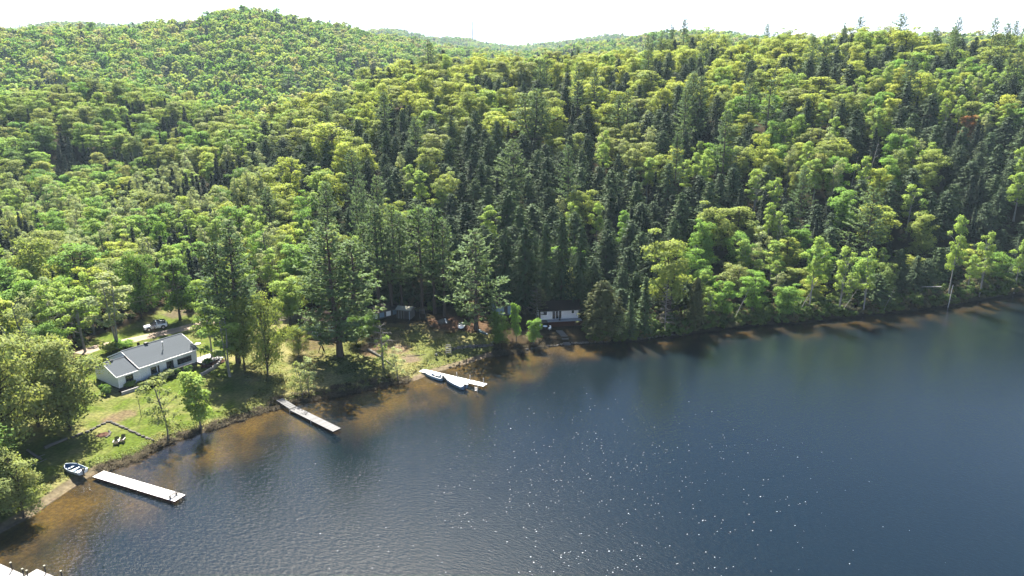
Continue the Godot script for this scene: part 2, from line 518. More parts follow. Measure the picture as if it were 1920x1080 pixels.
func _ready() -> void:
	rng.seed = 20240519
	# camera
	var cam := Camera3D.new()
	cam.name = "camera"
	add_child(cam)
	cam.position = Vector3(0, 52, 0)
	cam.rotation_degrees = Vector3(-15.5, 0, 0)
	cam.fov = 46.0
	cam.near = 0.5
	cam.far = 9000.0
	# sky
	var sky := ProceduralSkyMaterial.new()
	sky.sky_top_color = Color(0.011, 0.039, 0.110).linear_to_srgb()
	sky.sky_horizon_color = Color(0.44, 0.48, 0.51).linear_to_srgb()
	sky.sky_curve = 0.11
	sky.ground_bottom_color = Color(0.03, 0.05, 0.03).linear_to_srgb()
	sky.ground_horizon_color = Color(0.12, 0.16, 0.14).linear_to_srgb()
	sky.sun_angle_max = 48.0
	sky.sun_curve = 0.34
	var env := Environment.new()
	env.background_mode = Environment.BG_SKY
	env.sky = Sky.new()
	env.sky.sky_material = sky
	env.tonemap_mode = Environment.TONE_MAPPER_LINEAR
	env.tonemap_exposure = 6.2
	env.fog_enabled = true
	env.fog_density = 0.00008
	env.fog_light_color = Color(0.75, 0.86, 0.95)
	env.sdfgi_enabled = true
	env.ssao_enabled = true
	env.ssil_enabled = true
	var we := WorldEnvironment.new()
	we.name = "world"
	we.environment = env
	add_child(we)
	# sun, behind the hill and a little to the left
	var sun := DirectionalLight3D.new()
	sun.name = "sun"
	sun.light_energy = 1.6
	sun.light_color = Color(1.0, 0.965, 0.91)
	sun.light_angular_distance = 0.5
	sun.shadow_enabled = true
	add_child(sun)
	var sa := deg_to_rad(-17.0)
	var se := deg_to_rad(55.0)
	var to_sun := Vector3(sin(sa) * cos(se), sin(se), -cos(sa) * cos(se))
	sun.basis = Basis.looking_at(-to_sun, Vector3.UP)

	patchy.seed = 5
	patchy.frequency = 0.09
	patchy.fractal_octaves = 4
	stand.seed = 11
	stand.frequency = 0.021
	stand.fractal_octaves = 2
	lawn = PackedVector2Array([Vector2(-66.93, -72.37), Vector2(-63.33, -75.51), Vector2(-62.30, -76.98), Vector2(-61.54, -82.31), Vector2(-60.44, -87.64), Vector2(-56.21, -91.61), Vector2(-54.54, -96.38), Vector2(-47.86, -102.62), Vector2(-39.84, -110.83), Vector2(-29.49, -115.40), Vector2(-18.59, -121.96), Vector2(-9.86, -130.20), Vector2(-4.01, -137.01), Vector2(-4.69, -140.90), Vector2(-9.42, -141.77), Vector2(-19.33, -146.01), Vector2(-32.72, -146.41), Vector2(-50.26, -152.50), Vector2(-55.82, -154.17), Vector2(-59.12, -145.77), Vector2(-67.46, -145.56), Vector2(-77.55, -155.93), Vector2(-84.55, -161.18), Vector2(-83.30, -150.76), Vector2(-88.43, -136.20), Vector2(-86.52, -127.52), Vector2(-86.01, -116.97), Vector2(-89.46, -112.10), Vector2(-90.40, -103.44)])
	yard = PackedVector2Array([Vector2(-66.45, -71.68), Vector2(-62.30, -76.98), Vector2(-60.44, -87.64), Vector2(-54.54, -96.38), Vector2(-39.84, -110.83), Vector2(-18.59, -121.96), Vector2(-3.97, -135.36), Vector2(16.50, -141.19), Vector2(16.97, -148.57), Vector2(15.73, -151.16), Vector2(8.84, -153.28), Vector2(4.98, -150.83), Vector2(0.62, -149.42), Vector2(-6.63, -145.48), Vector2(-12.32, -149.15), Vector2(-20.00, -151.67), Vector2(-28.16, -155.70), Vector2(-34.21, -153.84), Vector2(-46.45, -157.08), Vector2(-56.22, -155.41), Vector2(-59.12, -145.77), Vector2(-74.20, -147.16), Vector2(-81.95, -162.71), Vector2(-86.98, -163.48), Vector2(-84.56, -150.77), Vector2(-89.98, -136.89), Vector2(-85.85, -126.42), Vector2(-83.87, -112.25), Vector2(-90.40, -103.44)])
	make_materials()
	make_land()
	make_water()
	make_house()
	make_cabins()
	make_docks()
	make_boats()
	make_car()
	make_yard()
	make_protos()
	make_trees()

func make_materials() -> void:
	var fine := noise_tex(512, 0.03, 0.72, 1.0, 5, 2)
	var broad := noise_tex(512, 0.012, 0.6, 1.0, 6, 3)
	M.soil = paint(1, 1, 1, 0.95, 0.0, broad, 0.21)
	M.gravel = paint(0.27, 0.225, 0.185, 0.95, 0.0, fine, 0.5)
	M.wall = paint(0.80, 0.83, 0.82, 0.6, 0.0, fine, 0.3)
	M.cabinwall = paint(0.70, 0.71, 0.71, 0.7, 0.0, fine, 0.4)
	M.white = paint(0.70, 0.70, 0.69, 0.5)
	M.dockgrey = paint(0.20, 0.202, 0.205, 0.9, 0.0, fine, 0.9)
	M.palewood = paint(0.50, 0.49, 0.46, 0.9, 0.0, broad, 0.7)
	M.bleached = paint(0.62, 0.62, 0.61, 0.7, 0.0, fine, 0.7)
	M.roof = paint(0.088, 0.102, 0.116, 0.9, 0.0, fine, 1.3)
	M.dark = paint(0.02, 0.02, 0.022, 0.6)
	M.base = paint(0.10, 0.10, 0.095, 0.9, 0.0, fine, 0.8)
	M.glass = paint(0.012, 0.016, 0.018, 0.06)
	M.glass.metallic_specular = 0.7
	M.mint = paint(0.42, 0.56, 0.50, 0.7, 0.0, fine, 0.5)
	M.cream = paint(0.26, 0.26, 0.21, 0.8, 0.0, fine, 0.5)
	M.brown = paint(0.022, 0.016, 0.013, 0.85, 0.0, fine, 0.9)
	M.redwood = paint(0.05, 0.018, 0.013, 0.8, 0.0, fine, 0.9)
	M.greywood = paint(0.13, 0.13, 0.125, 0.9, 0.0, fine, 1.2)
	M.oldwood = paint(0.06, 0.054, 0.046, 0.9, 0.0, fine, 1.2)
	M.deck = paint(0.32, 0.31, 0.30, 0.75, 0.0, fine, 0.8)
	M.stone = paint(0.13, 0.125, 0.115, 0.95, 0.0, fine, 1.1)
	M.mulch = paint(0.07, 0.040, 0.029, 0.95, 0.0, fine, 1.7)
	M.alu = paint(0.30, 0.35, 0.41, 0.42, 0.55)
	M.blue = paint(0.05, 0.105, 0.18, 0.45)
	M.paleblue = paint(0.105, 0.18, 0.25, 0.4)
	M.cover = paint(0.80, 0.82, 0.84, 0.6)
	M.rubber = paint(0.015, 0.015, 0.015, 0.85)
	M.car = paint(0.74, 0.75, 0.76, 0.25)
	M.car.clearcoat_enabled = true
	M.car.clearcoat = 0.6
	M.metal = paint(0.45, 0.45, 0.46, 0.35, 0.9)
	M.bark = paint(0.055, 0.045, 0.036, 0.95, 0.0, fine, 1.1)
	M.pinebark = paint(0.075, 0.062, 0.054, 0.95, 0.0, fine, 0.8)
	M.birchbark = paint(0.28, 0.275, 0.255, 0.8, 0.0, broad, 0.9)
	M.greybark = paint(0.13, 0.125, 0.115, 0.9, 0.0, fine, 0.8)
	M.deadwood = paint(0.20, 0.19, 0.175, 0.9, 0.0, fine, 0.8)
	M.reed = leafy(0.085, 0.074, 0.062, 0.4)
	# leaves of the several kinds, as they are in late May
	M.l_yellow = leafy(0.262, 0.315, 0.064, 1.0)
	M.l_olive = leafy(0.190, 0.240, 0.060, 1.0)
	M.l_fresh = leafy(0.135, 0.245, 0.046, 1.0)
	M.l_green = leafy(0.090, 0.165, 0.034, 1.0)
	M.l_beige = leafy(0.185, 0.222, 0.074, 1.0)
	M.l_russet = leafy(0.24, 0.12, 0.055, 1.0)
	M.l_lime = leafy(0.200, 0.290, 0.064, 1.0)
	M.l_pale = leafy(0.235, 0.280, 0.130, 1.0)
	M.l_hemlock = leafy(0.034, 0.060, 0.026, 0.4)
	M.l_hemlock2 = leafy(0.050, 0.084, 0.032, 0.4)
	M.l_spruce = leafy(0.020, 0.036, 0.020, 0.3)
	M.l_pine = leafy(0.078, 0.128, 0.056, 0.8)
	M.l_pine2 = leafy(0.100, 0.155, 0.062, 0.8)
	M.l_cedar = leafy(0.055, 0.066, 0.024, 0.4)

# ---------------------------------------------------------------- land and water
func land_color(x: float, z: float, az: float, r: float, s: float, y: float) -> Color:
	var p1 := patchy.get_noise_2d(x, z)
	var p2 := patchy.get_noise_2d(x * 3.1 + 40.0, z * 3.1)
	var floor_c := Color(0.022, 0.019, 0.010).lerp(Color(0.040, 0.030, 0.016), clampf(0.5 + p1 * 1.3, 0, 1))
	if s < 0.0:
		var d := -s
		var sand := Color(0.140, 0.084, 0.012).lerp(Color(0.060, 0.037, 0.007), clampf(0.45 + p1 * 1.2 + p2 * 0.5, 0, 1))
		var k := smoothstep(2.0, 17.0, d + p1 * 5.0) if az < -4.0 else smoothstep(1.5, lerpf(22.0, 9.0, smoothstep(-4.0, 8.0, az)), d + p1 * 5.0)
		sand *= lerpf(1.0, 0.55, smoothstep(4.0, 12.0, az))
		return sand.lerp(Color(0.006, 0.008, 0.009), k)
	var c := floor_c
	if r < 190.0 and Geometry2D.is_point_in_polygon(Vector2(x + p2 * 0.8, z + p1), lawn):
		var lush := Color(0.074, 0.104, 0.019)
		var dry := Color(0.190, 0.175, 0.078)
		var k := clampf(0.20 + p1 * 1.0 + p2 * 0.6, 0, 1)
		if az > -24.0: k = clampf(k + 0.3, 0, 1)
		c = lush.lerp(dry, k)
		if az > -19.0 and s > 5.5:  # needles under the pines
			c = c.lerp(Color(0.075, 0.052, 0.032), clampf((s - 11.0) / 10.0 + p1 * 1.3 + p2 * 0.6, 0, 0.9) * (0.55 if s < 20.0 else 0.85))
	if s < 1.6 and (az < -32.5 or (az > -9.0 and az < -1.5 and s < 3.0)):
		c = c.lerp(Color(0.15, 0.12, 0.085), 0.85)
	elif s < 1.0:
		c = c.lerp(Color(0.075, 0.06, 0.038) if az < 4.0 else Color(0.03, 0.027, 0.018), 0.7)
	for q in bare:
		var e := Vector2(x, z).distance_to(q[0]) / float(q[1]) + p2 * 0.35
		if e < 1.0:
			c = c.lerp(q[2], smoothstep(1.0, 0.55, e))
	return c

var bare := [[Vector2(-65.11, -101.74), 2.3, Color(0.130, 0.099, 0.062)], [Vector2(-63.98, -103.02), 2.1, Color(0.125, 0.099, 0.057)], [Vector2(-51.74, -151.17), 4.5, Color(0.172, 0.151, 0.120)], [Vector2(-53.39, -148.56), 3.5, Color(0.172, 0.151, 0.120)], [Vector2(-45.61, -136.90), 3.2, Color(0.130, 0.094, 0.057)], [Vector2(-28.78, -132.29), 4.0, Color(0.109, 0.075, 0.044)], [Vector2(-23.06, -132.52), 2.6, Color(0.130, 0.099, 0.062)], [Vector2(-20.53, -128.65), 2.6, Color(0.135, 0.109, 0.073)], [Vector2(-8.39, -144.70), 4.0, Color(0.088, 0.055, 0.034)], [Vector2(-14.50, -146.03), 6.0, Color(0.078, 0.047, 0.029)], [Vector2(-77.81, -152.34), 5.0, Color(0.099, 0.083, 0.052)], [Vector2(4.73, -142.15), 3.0, Color(0.083, 0.068, 0.042)]]

func make_land() -> void:
	var azs := PackedFloat32Array()
	var a := -76.0
	while a <= 76.0:
		azs.push_back(a)
		a += 0.3 if absf(a + 0.15) < 43.0 else 1.5
	var offs := PackedFloat32Array([-320, -220, -150, -95, -70, -52, -40, -31, -25, -20, -16.5, -13.5, -11, -9, -7.2, -5.6, -4.2, -3, -2, -1.2, -0.6, -0.2, 0.0])
	var o := 0.25
	while o < 46.0:
		offs.push_back(o)
		o += 0.45 if o < 8.0 else 0.75
	while o < 6500.0:
		offs.push_back(o)
		o += maxf(1.2, o * 0.028)
	var g := Geo.new()
	var w := azs.size()
	for d in offs:
		for az in azs:
			var r0 := shore_r(az)
			var r: float = maxf(3.0 + (320.0 + d) * 0.02, r0 + d / slant(az)) if d < 0 else r0 + d / slant(az)
			var x := r * sin(deg_to_rad(az))
			var z := -r * cos(deg_to_rad(az))
			var s := (r - r0) * slant(az)
			var y := ground(x, z)
			if r > 4200.0: y = minf(y, 20.0)
			g.v.push_back(Vector3(x, y, z))
			g.n.push_back(Vector3.UP)
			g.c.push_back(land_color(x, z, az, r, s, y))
	var rows := offs.size()
	for k in rows:
		for q in w:
			var e := g.v[k * w + mini(q + 1, w - 1)] - g.v[k * w + maxi(q - 1, 0)]
			var f := g.v[mini(k + 1, rows - 1) * w + q] - g.v[maxi(k - 1, 0) * w + q]
			var nm := e.cross(f)
			if nm.y < 0: nm = -nm
			g.n[k * w + q] = nm.normalized()
	for k in rows - 1:
		for q in w - 1:
			var b := k * w + q
			g.i.append_array(PackedInt32Array([b, b + w, b + 1, b + 1, b + w, b + w + 1]))
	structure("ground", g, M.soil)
	# the track behind the bungalow and the gravel patch by the mint cabin
	ribbon("driveway", [Vector2(-85.85, -126.42), Vector2(-84.47, -130.57), Vector2(-81.36, -133.61), Vector2(-76.85, -137.91), Vector2(-73.69, -140.92), Vector2(-71.50, -143.31), Vector2(-67.73, -146.20), Vector2(-63.71, -148.30), Vector2(-58.04, -149.61), Vector2(-53.78, -151.72)], 3.6, M.gravel)

func ribbon(called: String, way: Array, wide: float, m: Material) -> void:
	var c := Curve3D.new()
	for k in way.size():
		var q: Vector2 = way[k]
		var t: Vector2 = ((way[mini(k + 1, way.size() - 1)] - way[maxi(k - 1, 0)]) as Vector2) * 0.17
		c.add_point(Vector3(q.x, 0, q.y), Vector3(-t.x, 0, -t.y), Vector3(t.x, 0, t.y))
	var pts := c.tessellate_even_length(5, 0.7)
	var g := Geo.new()
	var cols := 7
	for k in pts.size():
		var d := (pts[mini(k + 1, pts.size() - 1)] - pts[maxi(k - 1, 0)]).normalized()
		var side := d.cross(Vector3.UP)
		for q in cols:
			var f := q / (cols - 1.0) - 0.5
			var ww := wide * (1.0 + 0.12 * patchy.get_noise_2d(pts[k].x * 5.0, pts[k].z * 5.0 + q))
			var p := pts[k] + side * f * ww
			var edge := 1.0 - smoothstep(0.36, 0.5, absf(f))
			g.v.push_back(Vector3(p.x, ground(p.x, p.z) + 0.05 * edge - 0.03 * (1.0 - edge), p.z))
			g.n.push_back(Vector3.UP)
			var rut := 1.0 - 0.18 * (1.0 - smoothstep(0.0, 0.1, absf(f)))
			g.c.push_back(Color(1, 0.97, 0.93) * rut * (1.0 + 0.2 * patchy.get_noise_2d(p.x * 4.0, p.z * 4.0)))
	for k in pts.size() - 1:
		for q in cols - 1:
			var b := k * cols + q
			g.i.append_array(PackedInt32Array([b, b + cols, b + 1, b + 1, b + cols, b + cols + 1]))
	structure(called, g, m)

func make_water() -> void:
	var f := FastNoiseLite.new()
	f.seed = 8
	f.noise_type = FastNoiseLite.TYPE_SIMPLEX_SMOOTH
	f.frequency = 0.036
	f.fractal_octaves = 3
	f.fractal_gain = 0.55
	var t := NoiseTexture2D.new()
	t.width = 2048
	t.height = 2048
	t.seamless = true
	t.seamless_blend_skirt = 0.1
	t.as_normal_map = true
	t.bump_strength = 5.0
	t.noise = f
	var m := StandardMaterial3D.new()
	m.transparency = BaseMaterial3D.TRANSPARENCY_ALPHA
	var body := Color(0.004, 0.011, 0.019).linear_to_srgb()
	m.albedo_color = Color(body.r, body.g, body.b, 0.3)
	m.roughness = 0.03
	m.normal_enabled = true
	m.normal_texture = t
	m.normal_scale = 0.26
	M.water = m
	var g := Geo.new()
	var uv := PackedVector2Array()
	var turn := deg_to_rad(-26.0)
	var xs := [-1500.0, -400.0, -160.0, -80.0, 0.0, 80.0, 160.0, 400.0, 1500.0]
	var zs := [-260.0, -160.0, -80.0, 0.0, 80.0, 260.0, 1200.0]
	for z in zs:
		for x in xs:
			g.v.push_back(Vector3(x, 0, z))
			g.n.push_back(Vector3.UP)
			g.c.push_back(Color.WHITE)
			uv.push_back(Vector2(x * cos(turn) - z * sin(turn), x * sin(turn) + z * cos(turn)) * Vector2(1.0 / 84.0, 1.0 / 30.0))
	for k in zs.size() - 1:
		for q in xs.size() - 1:
			var b: int = k * xs.size() + q
			var w: int = xs.size()
			g.i.append_array(PackedInt32Array([b, b + 1, b + w, b + 1, b + w + 1, b + w]))
	var a := []
	a.resize(Mesh.ARRAY_MAX)
	a[Mesh.ARRAY_VERTEX] = g.v
	a[Mesh.ARRAY_NORMAL] = g.n
	a[Mesh.ARRAY_TEX_UV] = uv
	a[Mesh.ARRAY_INDEX] = g.i
	var am := ArrayMesh.new()
	am.add_surface_from_arrays(Mesh.PRIMITIVE_TRIANGLES, a)
	am.surface_set_material(0, m)
	var o := MeshInstance3D.new()
	o.name = "lake_water"
	o.mesh = am
	add_child(o)
	o.set_meta("kind", "structure")
	# steep little wavelets thrown up by the breeze in the open water
	var wl := StandardMaterial3D.new()
	wl.albedo_color = Color(0.6, 0.62, 0.64).linear_to_srgb()
	wl.roughness = 0.02
	wl.metallic_specular = 1.0
	g = Geo.new()
	for k in 4:
		for q in 10:
			var a0 := TAU * q / 10.0
			var rr := (k + 0.0) / 3.0
			g.v.push_back(Vector3(cos(a0) * rr, 0.085 * (1.0 - rr * rr), sin(a0) * rr * 0.7))
			g.n.push_back(Vector3(cos(a0) * rr * 0.17, 1.0, sin(a0) * rr * 0.243).normalized())
			g.c.push_back(Color.WHITE)
	for k in 3:
		for q in 10:
			var b0 := k * 10 + q
			var b1 := k * 10 + (q + 1) % 10
			g.i.append_array(PackedInt32Array([b0, b0 + 10, b1, b1, b0 + 10, b1 + 10]))
	var where := []
	wl.metallic = 0.3
	var c0: Vector2 = Vector2(9.64, -83.46)
	for k in 800:
		var p := c0 + Vector2(rng.randfn() * 16.0, rng.randfn() * 15.0)
		if inland(p.x, p.y) > -22.0: continue
		var b := rng.randf_range(0.024, 0.052) * (1.0 + 0.35 * absf(rng.randfn()))
		where.append(Transform3D(Basis(Vector3.UP, 0.45 + rng.randfn() * 0.3).scaled(Vector3(b, b, b)), Vector3(p.x, 0.003, p.y)))
	var wo := thing("wavelets", "small steep wavelets on the open water that catch the sun", "waves")
	wo.set_meta("kind", "stuff")
	swarm("crest", g.mesh(), wl, where, wo)

# ---------------------------------------------------------------- bungalow
func make_house() -> void:
	var g0: Vector2 = Vector2(-69.26, -110.25)
	var g1: Vector2 = Vector2(-60.75, -123.63)
	var u := (g1 - g0).normalized()
	var turn := atan2(-u.y, u.x)
	var at := Vector3(g0.x, ground(g0.x, g0.y) - 0.02, g0.y)
	# local x runs along the lake front, local z runs away from the lake towards -z
	var h := thing("bungalow", "long white bungalow with grey shingle roof in two levels, beside the lawn", "house", at, turn)
	var y0 := 0.5  # top of the foundation
	var e1 := 2.62
	var r1 := 4.35
	var d1 := 4.2
	var e2 := 2.92
	var r2 := 5.1
	var d2 := 5.3
	var g := Geo.new()
	g.box(Vector3(2.2, y0 * 0.5 - 0.4, -4.2), Vector3(3.5, y0 + 0.8, 7.4))
	g.box(Vector3(9.8, y0 * 0.5 - 0.4, -5.3), Vector3(11.3, y0 + 0.8, 9.6))
	put("foundation", g, M.base, h)
	# walls, each with its gable
	for k in 2:
		g = Geo.new()
		var x0 := 0.4 if k == 0 else 4.15
		var x1 := 4.12 if k == 0 else 15.5
		var f := -0.42 if k == 0 else -0.4
		var dd := d1 if k == 0 else d2
		var b := -2.0 * dd - f
		var e := (e1 if k == 0 else e2) - 0.06
		var r := (r1 if k == 0 else r2) - 0.12
		var lo := y0 - 0.04
		for s in [[x0, 1.0], [x1, -1.0]]:
			var p := [Vector3(s[0], lo, f), Vector3(s[0], lo, b), Vector3(s[0], e, b), Vector3(s[0], r, -dd), Vector3(s[0], e, f)]
			var q := []
			for w in p: q.append(w + Vector3(0.16 * float(s[1]), 0, 0))
			_prism(g, p, q)
		g.box(Vector3((x0 + x1) * 0.5, (lo + e) * 0.5, b + 0.08), Vector3(x1 - x0 - 0.32, e - lo, 0.16))
		# front wall pieces round the openings: [x0, x1, sill, head]
		var holes: Array = [[1.7, 3.05, 0.95, 2.25]] if k == 0 else [[6.3, 7.95, 0.95, 2.3], [9.35, 10.8, 0.5, 2.4], [11.5, 14.35, 1.1, 2.2]]
		var x := x0 + 0.16
		for o in holes:
			g.box(Vector3((x + o[0]) * 0.5, (lo + e) * 0.5, f - 0.08), Vector3(o[0] - x, e - lo, 0.16))
			if o[2] > lo + 0.05:
				g.box(Vector3((o[0] + o[1]) * 0.5, (lo + o[2]) * 0.5, f - 0.08), Vector3(o[1] - o[0], o[2] - lo, 0.16))
			g.box(Vector3((o[0] + o[1]) * 0.5, (o[3] + e) * 0.5, f - 0.08), Vector3(o[1] - o[0], e - o[3], 0.16))
			x = o[1]
		g.box(Vector3((x + x1 - 0.16) * 0.5, (lo + e) * 0.5, f - 0.08), Vector3(x1 - 0.16 - x, e - lo, 0.16))
		var seam := x0 + 0.5
		put("wall", g, M.wall, h)
		for s in [x0 + 0.06, x1 - 0.06]:
			var trim := Geo.new()
			trim.box(Vector3(s, (lo + e) * 0.5, f + 0.012), Vector3(0.12, e - lo, 0.03))
			put("corner_trim", trim, M.white, h)
		for o in holes:
			if o[2] < 0.6:
				continue
			var wf := Geo.new()
			for s in [[Vector3((o[0] + o[1]) * 0.5, o[2] + 0.045, f + 0.01), Vector3(o[1] - o[0], 0.09, 0.1)], [Vector3((o[0] + o[1]) * 0.5, o[3] - 0.045, f + 0.01), Vector3(o[1] - o[0], 0.09, 0.1)], [Vector3(o[0] + 0.045, (o[2] + o[3]) * 0.5, f + 0.01), Vector3(0.09, o[3] - o[2] - 0.18, 0.1)], [Vector3(o[1] - 0.045, (o[2] + o[3]) * 0.5, f + 0.01), Vector3(0.09, o[3] - o[2] - 0.18, 0.1)], [Vector3(lerpf(o[0], o[1], 0.62), (o[2] + o[3]) * 0.5, f + 0.005), Vector3(0.06, o[3] - o[2] - 0.18, 0.07)]]:
				wf.box(s[0], s[1])
			var win := put("window", wf, M.dark, h)
			for s in 2:
				var pane := Geo.new()
				var a := lerpf(o[0], o[1], 0.62)
				var pa: float = o[0] + 0.09 if s == 0 else a + 0.03
				var pb: float = a - 0.03 if s == 0 else o[1] - 0.09
				pane.box(Vector3((pa + pb) * 0.5, (o[2] + o[3]) * 0.5, f - 0.05), Vector3(pb - pa, o[3] - o[2] - 0.18, 0.02))
				put("pane", pane, M.glass, win)
			if k == 1 and o[0] < 7.0:  # a pale curtain behind the right-hand pane
				var cu := Geo.new()
				cu.box(Vector3(o[1] - 0.42, (o[2] + o[3]) * 0.5, f + 0.0), Vector3(0.16, o[3] - o[2] - 0.2, 0.02))
				put("curtain", cu, M.white, win)
	# recessed entrance door
	g = Geo.new()
	g.box(Vector3(10.08, 1.42, -0.62), Vector3(1.45, 1.95, 0.08))
	var door := put("door", g, M.dark, h)
	g = Geo.new()
	g.box(Vector3(10.08, 1.55, -0.565), Vector3(0.62, 1.3, 0.02))
	put("pane", g, M.glass, door)
	# roofs: two slopes each, with a thickness and a pale fascia
	for k in 2:
		var x0 := 0.0 if k == 0 else 4.05
		var x1 := 4.25 if k == 0 else 15.9
		var e := e1 if k == 0 else e2
		var r := r1 if k == 0 else r2
		var dd := d1 if k == 0 else d2
		g = Geo.new()
		for s in [0, 1]:
			var ez := 0.0 if s == 0 else -2.0 * dd
			var p := [Vector3(x0, e, ez), Vector3(x1, e, ez), Vector3(x1, r, -dd), Vector3(x0, r, -dd)]
			var q := []
			for w in p: q.append(w + Vector3(0, 0.14, 0))
			_prism(g, p, q)
		# courses of shingles, each lapping the one below by a thin edge
		var courses := 22
		for s in courses:
			var f0 := s / float(courses)
			var f1 := (s + 1.0) / courses
			for side in [0, 1]:
				var za := lerpf(0.0, -dd, f0) if side == 0 else lerpf(-2.0 * dd, -dd, f0)
				var zb := lerpf(0.0, -dd, f1) if side == 0 else lerpf(-2.0 * dd, -dd, f1)
				var ya := lerpf(e, r, f0) + 0.168
				var yb := lerpf(e, r, f1) + 0.15
				var tone := Color.WHITE * rng.randf_range(0.93, 1.07)
				if side == 0:
					g.quad(Vector3(x0, ya, za), Vector3(x0, yb, zb), Vector3(x1, yb, zb), Vector3(x1, ya, za), tone)
				else:
					g.quad(Vector3(x1, ya, za), Vector3(x1, yb, zb), Vector3(x0, yb, zb), Vector3(x0, ya, za), tone)
		var roof := put("roof", g, M.roof, h)
		g = Geo.new()
		g.box(Vector3((x0 + x1) * 0.5, r + 0.17, -dd), Vector3(x1 - x0, 0.05, 0.3))
		put("ridge_cap", g, M.roof, roof)
		g = Geo.new()
		g.box(Vector3((x0 + x1) * 0.5, e + 0.05, 0.018), Vector3(x1 - x0 + 0.02, 0.2, 0.03))
		g.box(Vector3((x0 + x1) * 0.5, e + 0.1, 0.07), Vector3(x1 - x0 + 0.02, 0.1, 0.07))
		for s in [0, 1]:
			var ez := 0.0 if s == 0 else -2.0 * dd
			for xx in [x0 - 0.02, x1 + 0.02]:
				_prism(g, [Vector3(xx - 0.018, e - 0.06, ez), Vector3(xx + 0.018, e - 0.06, ez), Vector3(xx + 0.018, r - 0.06, -dd), Vector3(xx - 0.018, r - 0.06, -dd)], [Vector3(xx - 0.018, e + 0.15, ez), Vector3(xx + 0.018, e + 0.15, ez), Vector3(xx + 0.018, r + 0.15, -dd), Vector3(xx - 0.018, r + 0.15, -dd)])
		put("fascia", g, M.white, h)
	g = Geo.new()  # dark flashing on the step between the two roofs
	_prism(g, [Vector3(3.96, e1 + 0.2, -0.05), Vector3(4.03, e1 + 0.2, -0.05), Vector3(4.03, r1 + 0.2, -d1), Vector3(3.96, r1 + 0.2, -d1)], [Vector3(3.96, e2 + 0.12, -0.05), Vector3(4.03, e2 + 0.12, -0.05), Vector3(4.03, r2 - 0.28, -d1), Vector3(3.96, r2 - 0.28, -d1)])
	put("flashing", g, M.dark, h)
	# stove pipe, box vent, small vent on the low roof, downspout
	g = Geo.new()
	g.bar(Vector3(10.35, 3.7, -2.6), Vector3(10.35, 5.5, -2.6), 0.075, 10)
	var pipe := put("stove_pipe", g, M.metal, h)
	g = Geo.new()
	g.tube(PackedVector3Array([Vector3(10.35, 5.48, -2.6), Vector3(10.35, 5.52, -2.6), Vector3(10.35, 5.72, -2.6)]), PackedFloat32Array([0.09, 0.17, 0.13]), 10)
	put("cap", g, M.white, pipe)
	g = Geo.new()
	g.tube(PackedVector3Array([Vector3(10.35, 3.75, -2.6), Vector3(10.35, 4.1, -2.6)]), PackedFloat32Array([0.2, 0.09]), 10)
	put("flashing_cone", g, M.dark, pipe)
	g = Geo.new()
	g.chamfer(Vector3(8.7, 5.1, -5.2), Vector3(0.3, 0.55, 0.3), 0.03)
	g.chamfer(Vector3(8.7, 5.47, -5.2), Vector3(0.62, 0.2, 0.62), 0.06)
	put("roof_vent", g, M.dark, h)
	g = Geo.new()
	g.chamfer(Vector3(1.5, 4.5, -4.0), Vector3(0.4, 0.4, 0.4), 0.05)
	put("roof_vent", g, M.greywood, h)
	g = Geo.new()
	g.bar(Vector3(5.75, 0.3, -0.34), Vector3(5.75, 2.9, -0.34), 0.05, 6)
	put("downspout", g, M.white, h)
	# the front terrace: dark boards before the door and pale slabs at the right end
	g = Geo.new()
	for k in 9:
		g.chamfer(Vector3(11.2, 0.36, 0.02 + k * 0.19), Vector3(4.4, 0.06, 0.175), 0.012, Transform3D.IDENTITY, Color.WHITE * rng.randf_range(0.8, 1.1))
	put("porch_floor", g, M.brown, h)
	g = Geo.new()
	for p in [[9.05, 1.7], [11.2, 1.7], [13.35, 1.7]]:
		g.box(Vector3(p[0], 0.85, p[1] - 0.05), Vector3(0.09, 1.05, 0.09))
	g.box(Vector3(11.2, 1.36, 1.65), Vector3(4.4, 0.06, 0.1))
	put("porch_railing", g, M.dark, h)
	for a in 3:
		for b in 3:
			var slab := Geo.new()
			slab.chamfer(Vector3(16.25 + a * 1.42, 0.28, 1.0 - b * 1.42), Vector3(1.4, 0.16, 1.4), 0.02, Transform3D.IDENTITY, Color.WHITE * rng.randf_range(0.9, 1.05))
			put("terrace_slab", slab, M.deck, h)
	g = Geo.new()
	for p in [[15.7, 1.75], [17.7, 1.75], [19.8, 1.75], [19.8, -0.4], [19.8, -2.5], [17.7, -2.6]]:
		g.box(Vector3(p[0], 0.85, p[1]), Vector3(0.1, 1.1, 0.1))
	g.bar(Vector3(15.7, 1.36, 1.75), Vector3(19.8, 1.36, 1.75), 0.035, 6)
	g.bar(Vector3(19.8, 1.36, 1.75), Vector3(19.8, 1.36, -2.5), 0.035, 6)
	put("terrace_railing", g, M.dark, h)

func _prism(g: Geo, p: Array, q: Array, col := Color.WHITE) -> void:  # two matching outlines joined by side faces
	var all := p + q
	var m := p.size()
	for side in [p, q]:
		if m == 4:
			g._face(side[0], side[1], side[2], side[3], all, col)
		else:
			g._face(side[0], side[1], side[2], side[2], all, col) if false else null
			for k in range(1, m - 1):
				var mid := Vector3.ZERO
				for w in all: mid += w / float(all.size())
				var nm: Vector3 = (side[k + 1] - side[0]).cross(side[k] - side[0])
				if nm.dot(side[0] - mid) < 0: g.tri(side[0], side[k + 1], side[k], col)
				else: g.tri(side[0], side[k], side[k + 1], col)
	for k in m:
		g._face(p[k], p[(k + 1) % m], q[(k + 1) % m], q[k], all, col)

